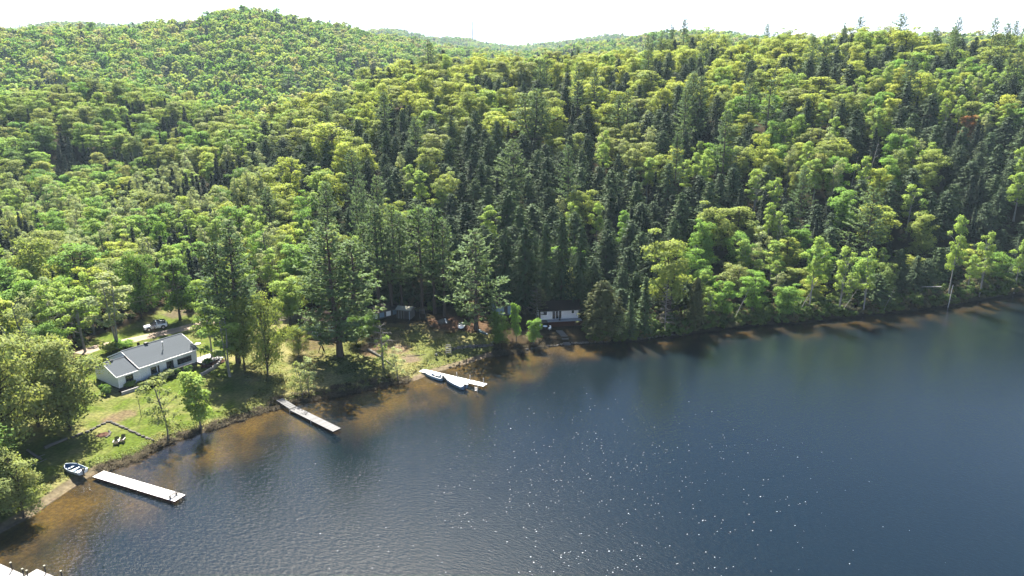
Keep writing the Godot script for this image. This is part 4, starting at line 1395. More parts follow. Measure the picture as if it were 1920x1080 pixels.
# ---------------------------------------------------------------- car
func make_car() -> void:
	var f: Vector2 = Vector2(-78.83, -139.78)
	var b: Vector2 = Vector2(-76.75, -141.31)
	var u := (f - b).normalized()
	var mid := (f + b) * 0.5 + Vector2(-u.y, u.x) * 0.9 * (1.0 if Vector2(-u.y, u.x).y < 0 else -1.0)
	var t := thing("parked_car", "white off-road car with black roof and side windows, parked on the gravel track", "car", Vector3(mid.x, ground(mid.x, mid.y) + 0.05, mid.y), atan2(-u.y, u.x))
	var g := Geo.new()
	var st := [[2.28, 0.52, 0.82, 0.80], [2.2, 0.42, 0.98, 0.88], [1.9, 0.40, 1.06, 0.92], [0.85, 0.40, 1.13, 0.93], [-0.5, 0.40, 1.16, 0.94], [-1.9, 0.40, 1.18, 0.93], [-2.2, 0.46, 1.16, 0.90], [-2.3, 0.55, 1.0, 0.84]]
	var prev := []
	for q in st:
		var x: float = q[0]; var lo: float = q[1]; var hi: float = q[2]; var w: float = q[3]
		var s := [Vector3(x, lo, -w + 0.1), Vector3(x, lo + 0.15, -w), Vector3(x, hi - 0.18, -w - 0.01), Vector3(x, hi, -w + 0.1), Vector3(x, hi + 0.015, 0), Vector3(x, hi, w - 0.1), Vector3(x, hi - 0.18, w + 0.01), Vector3(x, lo + 0.15, w), Vector3(x, lo, w - 0.1)]
		if prev:
			for e in 9:
				var c := (e + 1) % 9
				g.quad(prev[e], s[e], s[c], prev[c])
		else:
			for e in range(1, 8): g.tri(s[0], s[e], s[e + 1])
		prev = s
	for e in range(1, 8): g.tri(prev[0], prev[e + 1], prev[e])
	put("body", g, M.car, t)
	# cabin with pillars
	g = Geo.new()
	var lower := [Vector3(0.95, 1.12, -0.84), Vector3(0.95, 1.12, 0.84), Vector3(-2.22, 1.16, 0.84), Vector3(-2.22, 1.16, -0.84)]
	var upper := [Vector3(0.2, 1.74, -0.70), Vector3(0.2, 1.74, 0.70), Vector3(-2.02, 1.76, 0.70), Vector3(-2.02, 1.76, -0.70)]
	_prism(g, lower, upper)
	put("cabin_frame", g, M.dark, t)
	g = Geo.new()
	g.chamfer(Vector3(-0.93, 1.78, 0), Vector3(2.3, 0.07, 1.44), 0.03)
	var roof := put("roof", g, M.rubber, t)
	for s in [-1, 1]:
		g = Geo.new()
		g.bar(Vector3(0.0, 1.86, s * 0.62), Vector3(-1.9, 1.86, s * 0.62), 0.025, 6)
		put("roof_rail", g, M.metal, roof)
	for k in 2:
		g = Geo.new()
		g.chamfer(Vector3(-0.25 - k * 0.75, 1.9, 0), Vector3(0.14, 0.06, 1.3), 0.02)
		put("cross_bar", g, M.cover, roof)
	# white pillar behind the front door, as in the photograph
	for s in [-1, 1]:
		for p in [[-0.28, 0.16], [-2.12, 0.14]]:
			g = Geo.new()
			_prism(g, [Vector3(p[0] - p[1] * 0.5, 1.17, s * 0.848), Vector3(p[0] + p[1] * 0.5, 1.17, s * 0.848), Vector3(p[0] + p[1] * 0.5, 1.74, s * 0.715), Vector3(p[0] - p[1] * 0.5, 1.74, s * 0.715)], [Vector3(p[0] - p[1] * 0.5, 1.17, s * 0.87), Vector3(p[0] + p[1] * 0.5, 1.17, s * 0.87), Vector3(p[0] + p[1] * 0.5, 1.74, s * 0.735), Vector3(p[0] - p[1] * 0.5, 1.74, s * 0.735)])
			put("pillar", g, M.car, t)
		for p in [[0.78, 0.25, -0.2], [-0.36, -0.36, -1.2], [-1.28, -1.28, -1.98]]:
			g = Geo.new()
			_prism(g, [Vector3(p[0], 1.2, s * 0.84), Vector3(p[2], 1.2, s * 0.84), Vector3(p[2], 1.68, s * 0.728), Vector3(p[1], 1.68, s * 0.728)], [Vector3(p[0], 1.2, s * 0.852), Vector3(p[2], 1.2, s * 0.852), Vector3(p[2], 1.68, s * 0.74), Vector3(p[1], 1.68, s * 0.74)])
			put("side_window", g, M.glass, t)
		g = Geo.new()
		g.chamfer(Vector3(0.72, 1.2, s * 1.02), Vector3(0.14, 0.2, 0.2), 0.04)
		put("wing_mirror", g, M.dark, t)
		g = Geo.new()
		g.chamfer(Vector3(2.2, 0.8, s * 0.66), Vector3(0.16, 0.2, 0.34), 0.03)
		put("headlight", g, M.glass, t)
		g = Geo.new()
		g.chamfer(Vector3(-2.28, 0.95, s * 0.72), Vector3(0.08, 0.32, 0.16), 0.02)
		put("tail_light", g, M.redwood, t)
		for x in [1.42, -1.42]:
			g = Geo.new()
			g.bar(Vector3(x, 0.47, s * 0.80), Vector3(x, 0.47, s * 0.955), 0.47, 20)
			put("wheel_arch", g, M.dark, t)
			g = Geo.new()
			g.tube(PackedVector3Array([Vector3(x, 0.37, s * 0.74), Vector3(x, 0.37, s * 0.77), Vector3(x, 0.37, s * 0.94), Vector3(x, 0.37, s * 0.975)]), PackedFloat32Array([0.33, 0.37, 0.37, 0.33]), 20)
			var wh := put("wheel", g, M.rubber, t)
			g = Geo.new()
			g.tube(PackedVector3Array([Vector3(x, 0.37, s * 0.95), Vector3(x, 0.37, s * 0.985)]), PackedFloat32Array([0.24, 0.22]), 14)
			put("rim", g, M.metal, wh)
	g = Geo.new()
	_prism(g, [Vector3(0.92, 1.16, -0.76), Vector3(0.92, 1.16, 0.76), Vector3(0.24, 1.71, 0.65), Vector3(0.24, 1.71, -0.65)], [Vector3(0.935, 1.17, -0.76), Vector3(0.935, 1.17, 0.76), Vector3(0.255, 1.72, 0.65), Vector3(0.255, 1.72, -0.65)])
	put("windscreen", g, M.glass, t)
	g = Geo.new()
	g.chamfer(Vector3(2.28, 0.52, 0), Vector3(0.22, 0.26, 1.7), 0.05)
	g.chamfer(Vector3(-2.3, 0.52, 0), Vector3(0.2, 0.26, 1.7), 0.05)
	put("bumper", g, M.dark, t)
	g = Geo.new()
	g.box(Vector3(2.262, 0.8, 0), Vector3(0.06, 0.2, 0.9))
	put("grille", g, M.dark, t)
	g = Geo.new()
	g.tube(PackedVector3Array([Vector3(-2.3, 0.95, 0), Vector3(-2.5, 0.95, 0)]), PackedFloat32Array([0.34, 0.34]), 18)
	put("spare_wheel", g, M.rubber, t)

# ---------------------------------------------------------------- things about the yard
func stone_row(called: String, label: String, way: Array, high: float, size: float, category := "stone wall") -> void:
	var first: Vector2 = way[0]
	var t := thing(called, label, category, on(first))
	var count := 0
	for k in way.size() - 1:
		var a: Vector2 = way[k]
		var b: Vector2 = way[k + 1]
		var L := a.distance_to(b)
		var n := int(L / (size * 0.9)) + 1
		for c in int(maxf(1.0, high / (size * 0.55))):
			for q in n:
				var p := a.lerp(b, (q + 0.5 * (c % 2) + rng.randf_range(0.2, 0.8)) / n)
				p += Vector2(rng.randf_range(-1, 1), rng.randf_range(-1, 1)) * size * 0.14
				var g := Geo.new()
				var tone := Color.WHITE * rng.randf_range(0.65, 1.35)
				g.blob(on(p, size * 0.2 + c * size * 0.5) - on(first), Vector3(rng.randf_range(0.42, 0.62), rng.randf_range(0.28, 0.42), rng.randf_range(0.4, 0.55)) * size, rng, 0.16, tone)
				count += 1
				put("stone", g, M.stone, t)

func beam(called: String, label: String, a: Vector3, b: Vector3, ra: float, rb: float, m: Material, category: String, group := "") -> MeshInstance3D:
	var g := Geo.new()
	var d := b - a
	g.tube(PackedVector3Array([Vector3.ZERO, d * 0.35 + Vector3(0, 0.05, 0.06), d * 0.7 - Vector3(0.05, 0, 0), d]), PackedFloat32Array([ra, lerpf(ra, rb, 0.35), lerpf(ra, rb, 0.7), rb]), 8)
	var o := put(called, g, m)
	o.position = a
	tag(o, label, category, group)
	return o

func make_yard() -> void:
	stone_row("stone_wall", "low dry stone wall running from the shore brush up to the bare patch", [Vector2(-56.14, -95.84), Vector2(-65.26, -100.30)], 0.45, 0.5)
	stone_row("stone_wall", "mossy low stone wall running from the bare patch into the left maples' shade", [Vector2(-65.49, -100.26), Vector2(-66.68, -97.19), Vector2(-67.91, -94.84)], 0.45, 0.5)
	stone_row("fire_ring", "half ring of pale stones round a mulch bed on the lower lawn", [Vector2(-63.96, -97.65), Vector2(-63.40, -97.09), Vector2(-63.13, -96.16), Vector2(-63.42, -95.80)], 0.2, 0.36, "fire ring")
	var g := Geo.new()
	g.blob(Vector3.ZERO, Vector3(1.15, 0.1, 0.85), rng, 0.1)
	var o := put("mulch_bed", g, M.mulch)
	o.position = on(Vector2(-64.21, -96.47), 0.02)
	tag(o, "round reddish mulch bed inside the half ring of pale stones", "flower bed")
	# two garden chairs
	for k in 2:
		var c: Vector2 = [Vector2(-60.81, -94.17), Vector2(-60.36, -94.85)][k]
		var t := thing("garden_chair", ["reclining wooden garden chair on the lower lawn, left one of the two", "reclining wooden garden chair on the lower lawn, right one of the two"][k], "chair", on(c), [0.35, 0.1][k], "garden chairs on the lower lawn")
		for q in 5:
			g = Geo.new()
			g.box(Vector3(-0.26 + q * 0.13, 0.72, -0.36), Vector3(0.11, 0.9 - absf(q - 2.0) * 0.05, 0.03), Transform3D(Basis(Vector3.RIGHT, -0.32), Vector3(0, 0.02, -0.02)))
			put("back_slat", g, M.oldwood, t)
			g = Geo.new()
			g.box(Vector3(0, 0.38 - q * 0.012, -0.2 + q * 0.13), Vector3(0.62, 0.03, 0.11))
			put("seat_slat", g, M.oldwood, t)
		for s in [-0.38, 0.38]:
			g = Geo.new()
			g.box(Vector3(s, 0.6, 0.02), Vector3(0.14, 0.035, 0.85))
			put("arm", g, M.deck, t)
			g = Geo.new()
			g.box(Vector3(s * 0.9, 0.29, 0.38), Vector3(0.06, 0.6, 0.1))
			put("leg", g, M.oldwood, t)
			g = Geo.new()
			g.box(Vector3(s * 0.9, 0.2, -0.1), Vector3(0.05, 0.1, 1.0), Transform3D(Basis(Vector3.RIGHT, 0.22), Vector3.ZERO))
			put("rear_leg", g, M.oldwood, t)
	# logs and sticks under the left maples
	var logs := [[Vector2(-69.86, -91.33), Vector2(-68.38, -94.29), 0.26, 0.2, "thick grey log lying under the left maples, upper one"], [Vector2(-71.78, -90.45), Vector2(-68.57, -88.62), 0.2, 0.14, "dark log crossing the pale sticks under the left maples"], [Vector2(-69.89, -87.85), Vector2(-69.00, -89.99), 0.08, 0.04, "pale peeled stick under the left maples, upper one"], [Vector2(-68.80, -86.89), Vector2(-67.96, -88.86), 0.08, 0.04, "pale peeled stick under the left maples, lower one"], [Vector2(-29.79, -131.79), Vector2(-26.28, -128.24), 0.3, 0.24, "fallen dark log left of the bare dead tree"], [Vector2(-25.42, -127.04), Vector2(-22.80, -124.04), 0.16, 0.1, "pale fallen trunk pointing from the dead tree to the shore brush"]]
	for q in logs:
		beam("fallen_log" if q[2] > 0.1 else "peeled_stick", q[4], on(q[0], q[2] * 0.8), on(q[1], q[3] * 0.8), q[2], q[3], M.greybark if q[2] != 0.08 else M.deadwood, "log" if q[2] > 0.1 else "stick")
	# timber and stone edging of the cabin lawn, with its short white ladder stair
	var wa: Array = [Vector2(-21.30, -129.51), Vector2(-17.51, -130.54), Vector2(-13.76, -132.50)]
	var t := thing("timber_wall", "long dark timber retaining wall along the foot of the cabin lawn", "retaining wall", on(wa[0], 0))
	for k in 2:
		for c in 3:
			var p: Vector2 = wa[k]
			var q: Vector2 = wa[k + 1]
			g = Geo.new()
			var lo := minf(ground(p.x, p.y), 1.0)
			g.tube(PackedVector3Array([Vector3(p.x, lo + 0.08 + c * 0.24, p.y) - t.position, Vector3(q.x, lo + 0.12 + c * 0.24, q.y) - t.position]), PackedFloat32Array([0.14, 0.14]), 8)
			put("timber", g, M.oldwood, t)
	stone_row("stone_edging", "grey stone retaining edge continuing from the timber wall to the dark brush", [Vector2(-12.50, -133.32), Vector2(-8.53, -136.04), Vector2(-4.02, -137.70)], 0.9, 0.55, "retaining wall")
	var la: Vector2 = Vector2(-13.24, -132.91)
	t = thing("ladder_stair", "short white ladder stair set in the gap of the retaining wall", "stairs", on(la, 0), 0.1)
	for s in [-0.55, 0.55]:
		g = Geo.new()
		g.box(Vector3(s, 0.55, 0.35), Vector3(0.07, 0.1, 2.1), Transform3D(Basis(Vector3.RIGHT, 0.6), Vector3.ZERO))
		put("stringer", g, M.greywood, t)
	for k in 5:
		g = Geo.new()
		g.box(Vector3(0, 1.1 - k * 0.26, -0.3 + k * 0.38), Vector3(1.05, 0.05, 0.26))
		put("tread", g, M.greywood, t)
	var fp: Vector2 = Vector2(-15.53, -130.21)
	t = thing("garden_grill", "small dark grill on a stand with a pale lid, on the little beach", "grill", on(fp))
	g = Geo.new()
	g.bar(Vector3.ZERO, Vector3(0, 0.6, 0), 0.06, 8)
	put("stand", g, M.dark, t)
	g = Geo.new()
	g.tube(PackedVector3Array([Vector3(0, 0.55, 0), Vector3(0, 0.72, 0), Vector3(0, 0.86, 0)]), PackedFloat32Array([0.2, 0.36, 0.36]), 12)
	put("bowl", g, M.dark, t)
	g = Geo.new()
	g.tube(PackedVector3Array([Vector3(0, 0.88, 0), Vector3(0, 1.0, 0), Vector3(0, 1.08, 0)]), PackedFloat32Array([0.36, 0.28, 0.06]), 12)
	put("lid", g, M.metal, t)
	var sm: Vector2 = Vector2(-19.52, -132.50)
	beam("mooring_post", "short dark post standing on the timber retaining wall", on(sm, -0.1), on(sm, 0.9), 0.07, 0.06, M.dark, "post")
	# stone steps down from the white cabin, each tread a slab
	t = thing("stone_steps", "flight of grey slab steps from the white cabin down to the lake", "steps", on(Vector2(12.20, -140.49), 0))
	for k in 8:
		var q: Vector2 = (Vector2(12.21, -140.65)).lerp(Vector2(10.68, -144.54), k / 7.0)
		g = Geo.new()
		g.chamfer(on(q, 0.06) - t.position, Vector3(1.5, 0.22, 0.62), 0.03, Transform3D.IDENTITY, Color.WHITE * rng.randf_range(0.85, 1.25))
		put("slab", g, M.greywood, t)
	stone_row("shore_stones", "tumbled stones along the water left of the slab steps", [Vector2(2.86, -136.73), Vector2(6.98, -139.15), Vector2(11.51, -140.62)], 0.5, 0.6, "stones")
	stone_row("shore_stones", "tumbled stones along the water between slab steps and rounded cedar", [Vector2(12.94, -140.88), Vector2(17.11, -141.44), Vector2(21.35, -142.17)], 0.5, 0.6, "stones")
	stone_row("shore_stones", "dark stones under the fir thicket on the shore", [Vector2(26.24, -143.09), Vector2(32.65, -145.29), Vector2(37.89, -146.98)], 0.4, 0.7, "stones")
	# patio set beside the white cabin
	var pc: Vector2 = Vector2(7.47, -145.30)
	t = thing("patio_table", "little round pale table on the grass left of the slab steps", "table", on(pc))
	g = Geo.new()
	g.bar(Vector3(0, 0, 0), Vector3(0, 0.68, 0), 0.05, 6)
	put("leg", g, M.dark, t)
	g = Geo.new()
	g.bar(Vector3(0, 0.68, 0), Vector3(0, 0.72, 0), 0.5, 14)
	put("table_top", g, M.cover, t)
	for k in 2:
		t = thing("patio_chair", ["pale plastic chair left of the little round table", "pale plastic chair right of the little round table"][k], "chair", on(pc + Vector2(-1.0 + 2.0 * k, 0.2)), [0.9, -0.9][k], "patio chairs by the white cabin")
		g = Geo.new()
		g.chamfer(Vector3(0, 0.42, 0), Vector3(0.5, 0.05, 0.5), 0.015)
		put("seat", g, M.cover, t)
		g = Geo.new()
		g.box(Vector3(0, 0.7, -0.24), Vector3(0.5, 0.55, 0.04))
		put("backrest", g, M.cover, t)
		for s in [[-0.2, -0.2], [0.2, -0.2], [0.2, 0.2], [-0.2, 0.2]]:
			g = Geo.new()
			g.bar(Vector3(s[0], 0, s[1]), Vector3(s[0], 0.41, s[1]), 0.025, 5)
			put("leg", g, M.cover, t)
	# planting round the bungalow
	t = thing("planter_wall", "pale curved stone edging round the mulch bed at the terrace's right end", "garden wall", on(Vector2(-58.44, -118.24)))
	var cw: Array = [Vector2(-58.44, -118.24), Vector2(-57.95, -119.90), Vector2(-57.44, -121.56), Vector2(-57.18, -123.46), Vector2(-57.34, -125.13), Vector2(-58.33, -126.54)]
	for k in cw.size() - 1:
		var a := on(cw[k]) - t.position
		var b := on(cw[k + 1]) - t.position
		g = Geo.new()
		var along_w := (b - a)
		g.chamfer(Vector3(0, 0.24, 0), Vector3(along_w.length() + 0.1, 0.6, 0.35), 0.03, Transform3D(Basis(Vector3.UP, atan2(-along_w.z, along_w.x)), (a + b) * 0.5))
		put("block", g, M.deck, t)
	g = Geo.new()
	g.blob(Vector3.ZERO, Vector3(2.6, 0.35, 1.3), rng, 0.08)
	o = put("mulch_bed", g, M.mulch)
	o.position = on(Vector2(-58.39, -123.61), 0.1)
	o.rotation.y = 0.9
	tag(o, "brown mulch bed inside the curved edging by the terrace", "flower bed")
	t = thing("concrete_planter", "pale concrete planter box at the bungalow's front left corner", "planter", on(Vector2(-67.48, -110.99)), 0.95)
	g = Geo.new()
	g.chamfer(Vector3(0, 0.25, 0.4), Vector3(3.6, 0.6, 0.2), 0.03)
	put("box", g, M.deck, t)
	g = Geo.new()
	g.box(Vector3(0, 0.3, -0.35), Vector3(3.4, 0.3, 1.3))
	put("soil", g, M.mulch, t)
	var wl: Vector2 = Vector2(-65.27, -132.71)
	g = Geo.new()
	g.chamfer(Vector3(0, 0.14, 0), Vector3(0.95, 0.28, 0.75), 0.06)
	o = put("well_cover", g, M.cover)
	o.position = on(wl)
	tag(o, "small white square cover in the grass behind the terrace", "cover")
	var bn: Vector2 = Vector2(-76.87, -131.42)
	g = Geo.new()
	g.tube(PackedVector3Array([Vector3.ZERO, Vector3(0, 0.7, 0), Vector3(0, 0.78, 0)]), PackedFloat32Array([0.24, 0.28, 0.2]), 10)
	o = put("barrel", g, M.brown)
	o.position = on(bn)
	tag(o, "small dark barrel on the grass strip behind the bungalow roof", "barrel")
	# shrubs by the house
	var bush := [[Vector2(-68.34, -112.08), 2.3, 1.8, "l_lime", "round yellow-green shrub in the planter under the bungalow's left window"], [Vector2(-66.71, -112.39), 2.0, 1.2, "l_beige", "pale flowering hedge bush, first one right of the round yellow-green shrub"], [Vector2(-65.67, -112.96), 2.4, 1.4, "l_pale", "pale flowering hedge bush below the bungalow's square window"], [Vector2(-65.00, -114.28), 2.4, 1.5, "l_beige", "pale flowering hedge bush, third along the bungalow front"], [Vector2(-64.32, -115.66), 2.4, 1.6, "l_pale", "pale flowering hedge bush, fourth along the bungalow front"], [Vector2(-63.65, -117.11), 2.4, 1.7, "l_pale", "pale flowering hedge bush, fifth along the bungalow front, near the porch"], [Vector2(-62.87, -118.18), 2.0, 1.6, "l_green", "dark leafy bush at the foot of the porch"], [Vector2(-61.54, -119.84), 2.0, 1.3, "l_green", "dark leafy bush in front of the pale terrace slabs"], [Vector2(-59.29, -123.53), 2.2, 1.3, "l_green", "low dark bush inside the curved edging"], [Vector2(-59.36, -127.22), 2.4, 1.4, "l_pale", "grey-green bush behind the curved edging"], [Vector2(-70.82, -109.00), 2.4, 1.7, "l_green", "dark bush against the bungalow's shaded gable end"], [Vector2(-80.23, -128.83), 4.5, 2.2, "l_fresh", "leafy bush behind the low roof of the bungalow"], [Vector2(-78.53, -130.45), 4.0, 1.6, "l_fresh", "leafy bush beside the double birch trunk behind the bungalow"], [Vector2(-80.56, -127.33), 3.5, 2.5, "l_olive", "olive bush at the track's left end"]]
	for q in bush:
		g = shrub(q[1], q[2], 12, 110, 0.26)
		o = put("shrub", g, M[q[3]])
		o.position = on(q[0], -0.05)
		tag(o, q[4], "shrub", "shrubs round the bungalow")
	o = put("twiggy_shrub", bare_tree(2.9, 3.2, 26, 9, 0.03), M.mulch)
	o.position = on(Vector2(-75.80, -136.06))
	tag(o, "leafless reddish shrub between the parked car and the roof ridge", "shrub")
	# overhead line that crosses the left trees
	var pole: Vector2 = Vector2(-69.49, -148.08)
	beam("utility_pole", "grey utility pole half hidden by trees right of the parked car", on(pole, -0.3), on(pole, 9.0), 0.15, 0.11, M.oldwood, "pole")
	var lp: Vector2 = Vector2(-106.38, -116.53)
	beam("utility_pole", "grey utility pole beyond the left edge of the wood", on(lp, -0.3), on(lp, 9.0), 0.15, 0.11, M.oldwood, "pole")
	for k in 2:
		var a := on(lp, 8.7 - k * 0.9)
		var b := on(pole, 8.7 - k * 0.9)
		var way := PackedVector3Array(); var rad := PackedFloat32Array()
		for e in 17:
			var f := e / 16.0
			way.push_back(a.lerp(b, f) - Vector3.UP * 1.1 * 4.0 * f * (1.0 - f))
			rad.push_back(0.028)
		g = Geo.new()
		g.tube(way, rad, 5)
		o = put("overhead_wire", g, M.greywood)
		tag(o, ["upper overhead wire strung through the left trees behind the bungalow", "lower overhead wire strung through the left trees behind the bungalow"][k], "wire")
	# a wooden tripod below the mint cabin
	var tp: Vector2 = Vector2(-38.94, -130.58)
	t = thing("log_tripod", "crooked brown log tripod on the grass below the mint cabin stairs", "tripod", on(tp))
	for s in [[-0.7, 0.3], [0.75, 0.5], [0.1, -0.7]]:
		g = Geo.new()
		g.tube(PackedVector3Array([Vector3(s[0], -0.1, s[1]), Vector3(s[0] * 0.5, 0.9, s[1] * 0.4), Vector3(0, 1.7, 0)]), PackedFloat32Array([0.09, 0.08, 0.07]), 6)
		put("leg", g, M.brown, t)
	# radio mast on the far ridge
	var far_at := Vector2(sin(deg_to_rad(-3.15)), -cos(deg_to_rad(-3.15))) * 2250.0
	t = thing("radio_mast", "thin red and white radio mast on the farthest ridge", "mast", Vector3(far_at.x, ground(far_at.x, far_at.y), far_at.y))
	var high := 72.0
	for k in 6:
		g = Geo.new()
		var y0 := high * k / 6.0
		var y1 := high * (k + 1) / 6.0 - 0.05
		for s in 3:
			var w := TAU * s / 3.0
			var w2 := TAU * (s + 1) / 3.0
			g.bar(Vector3(cos(w) * 0.8, y0, sin(w) * 0.8), Vector3(cos(w) * 0.8, y1, sin(w) * 0.8), 0.65, 5)
			for e in 4:
				g.bar(Vector3(cos(w) * 0.8, lerpf(y0, y1, e / 4.0), sin(w) * 0.8), Vector3(cos(w2) * 0.8, lerpf(y0, y1, (e + 1) / 4.0), sin(w2) * 0.8), 0.2, 4)
		put("mast_section", g, M.redwood if k % 2 else M.greywood, t)
	g = Geo.new()
	g.bar(Vector3(0, high, 0), Vector3(0, high + 6.0, 0), 0.25, 6)
	put("aerial", g, M.greywood, t)

# ---------------------------------------------------------------- trees
func make_protos() -> void:
	PROTO.maple = [broadleaf(15, 9, 0.16, 34, 230, 0.31, 0.75, 0.95), broadleaf(15, 9, 0.14, 40, 200, 0.31, 0.62, 1.0, 1, 1.05), broadleaf(14, 8, 0.12, 30, 240, 0.31, 0.9, 0.85), broadleaf(15, 9.5, 0.2, 36, 210, 0.33, 0.55, 1.1, 2, 1.05), broadleaf(15, 8.5, 0.12, 44, 170, 0.31, 0.8, 0.8, 2, 1.1)]
	PROTO.thick = [broadleaf(13, 9.5, 0.1, 60, 220, 0.27, 0.75, 0.9, 2, 1.05), broadleaf(12, 10, 0.12, 62, 200, 0.27, 0.7, 0.95, 3, 1.1)]
	PROTO.birch = [broadleaf(14, 5.4, 0.34, 17, 190, 0.26, 0.8, 0.95, 1, 0.9, 0.0075), broadleaf(13, 5, 0.28, 15, 170, 0.26, 0.9, 1.0, 2, 1.1, 0.008)]
	PROTO.aspen = [broadleaf(15, 5, 0.22, 22, 150, 0.24, 1.0, 0.8, 1, 0.9, 0.009), broadleaf(16, 5.4, 0.2, 26, 130, 0.22, 1.05, 0.75, 2, 1.0, 0.009)]
	PROTO.sapling = [broadleaf(9, 5, 0.16, 26, 150, 0.25, 0.95, 0.72, 1, 0.9, 0.009), broadleaf(8, 4, 0.16, 18, 80, 0.2, 0.8, 0.9, 2, 1.0, 0.008)]
	PROTO.hemlock = [conifer(17, 7.4, 0.08, 0.42, 9, 0.6, 0.22, 0.56, 0.42), conifer(17, 6.6, 0.1, 0.42, 9, 0.58, 0.16, 0.62, 0.46), conifer(16, 7.8, 0.06, 0.42, 9, 0.62, 0.25, 0.5, 0.5)]
	PROTO.spruce = [conifer(15, 4.2, 0.05, 0.36, 7, 0.48, 0.12, 0.95, 0.22), conifer(15, 3.6, 0.06, 0.36, 7, 0.46, 0.18, 1.0, 0.3)]
	PROTO.cedar = [conifer(9, 5.6, 0.02, 0.24, 10, 0.46, -0.35, 0.62, 0.35)]
	PROTO.pine = [white_pine(25, 9.6, 0.3, 1, 0.1), white_pine(25, 9, 0.36, 1, -0.15, 1.0), white_pine(23, 10, 0.3, 2, 0.0, 0.85)]
	PROTO.greatpine = [white_pine(27, 14.5, 0.15, 3, 0.0, 0.85)]
	PROTO.skirtpine = [white_pine(23, 12.5, 0.14, 1, 0.2, 1.0)]
	PROTO.opencrown = [white_pine(24, 8, 0.3, 1, 0.0, 0.5)]
	# small, coarse trees for the far hills
	PROTO.farleaf = [broadleaf(11.5, 11, 0.05, 15, 46, 1.1, 0.65, 1.2), broadleaf(12, 10.5, 0.05, 14, 46, 1.1, 0.7, 1.2)]
	PROTO.farfir = [conifer(14, 5.5, 0.05, 1.1, 6, 1.1, 0.15, 0.85, 0.3)]

var LOOK := {  # species -> [node name, category, trunk material, plural phrase]
	"maple": ["maple_tree", "tree", "bark"], "thick": ["maple_tree", "tree", "bark"], "birch": ["birch_tree", "tree", "birchbark"], "aspen": ["aspen_tree", "tree", "greybark"], "sapling": ["sapling", "tree", "greybark"],
	"hemlock": ["hemlock_tree", "tree", "bark"], "spruce": ["spruce_tree", "tree", "bark"], "cedar": ["cedar_tree", "tree", "bark"], "pine": ["pine_tree", "tree", "pinebark"], "greatpine": ["pine_tree", "tree", "pinebark"], "skirtpine": ["pine_tree", "tree", "pinebark"], "opencrown": ["pine_tree", "tree", "pinebark"]}

func note(x: float, z: float, r: float) -> void:
	var k := Vector2i(int(floor(x / 8.0)), int(floor(z / 8.0)))
	if not crowd.has(k): crowd[k] = []
	crowd[k].append([x, z, r])

func free_at(x: float, z: float, r: float) -> bool:
	var k := Vector2i(int(floor(x / 8.0)), int(floor(z / 8.0)))
	for a in range(-1, 2):
		for b in range(-1, 2):
			for q in crowd.get(k + Vector2i(a, b), []):
				if Vector2(x - q[0], z - q[1]).length() < r + float(q[2]):
					return false
	return true

func tree(kind: String, leaf: String, x: float, z: float, h: float, w: float, label: String, group := "", which := -1) -> Node3D:
	var set_of: Array = PROTO[kind]
	var p: Array = set_of[which if which >= 0 else rng.randi() % set_of.size()]
	var look: Array = LOOK[kind]
	var t := thing(look[0], label, look[1], Vector3(x, ground(x, z) - 0.12, z), rng.randf() * TAU, group)
	var sway := rng.randf_range(0.88, 1.14)
	t.scale = Vector3(w / float(p[3]) * sway, h / float(p[2]), w / float(p[3]) / sway)
	var a := MeshInstance3D.new()
	a.name = "trunk"
	a.mesh = p[0]
	a.material_override = M[look[2]]
	t.add_child(a, true)
	a = MeshInstance3D.new()
	a.name = "crown"
	a.mesh = p[1]
	a.material_override = M[leaf]
	t.add_child(a, true)
	return t

func dead(label: String, at: Vector3, h: float, w: float, limbs: int, twigs: int, m: Material, lean := Vector3.ZERO, base := 0.25, droop := 0.0) -> void:
	var t := thing("dead_tree", label, "tree", at, rng.randf() * TAU)
	var o := put("trunk", bare_tree(h, w, limbs, twigs, base, droop), m, t)
	if lean != Vector3.ZERO:
		t.rotation = Vector3.ZERO
		t.basis = Basis(Quaternion(Vector3.UP, (Vector3.UP + lean).normalized()))

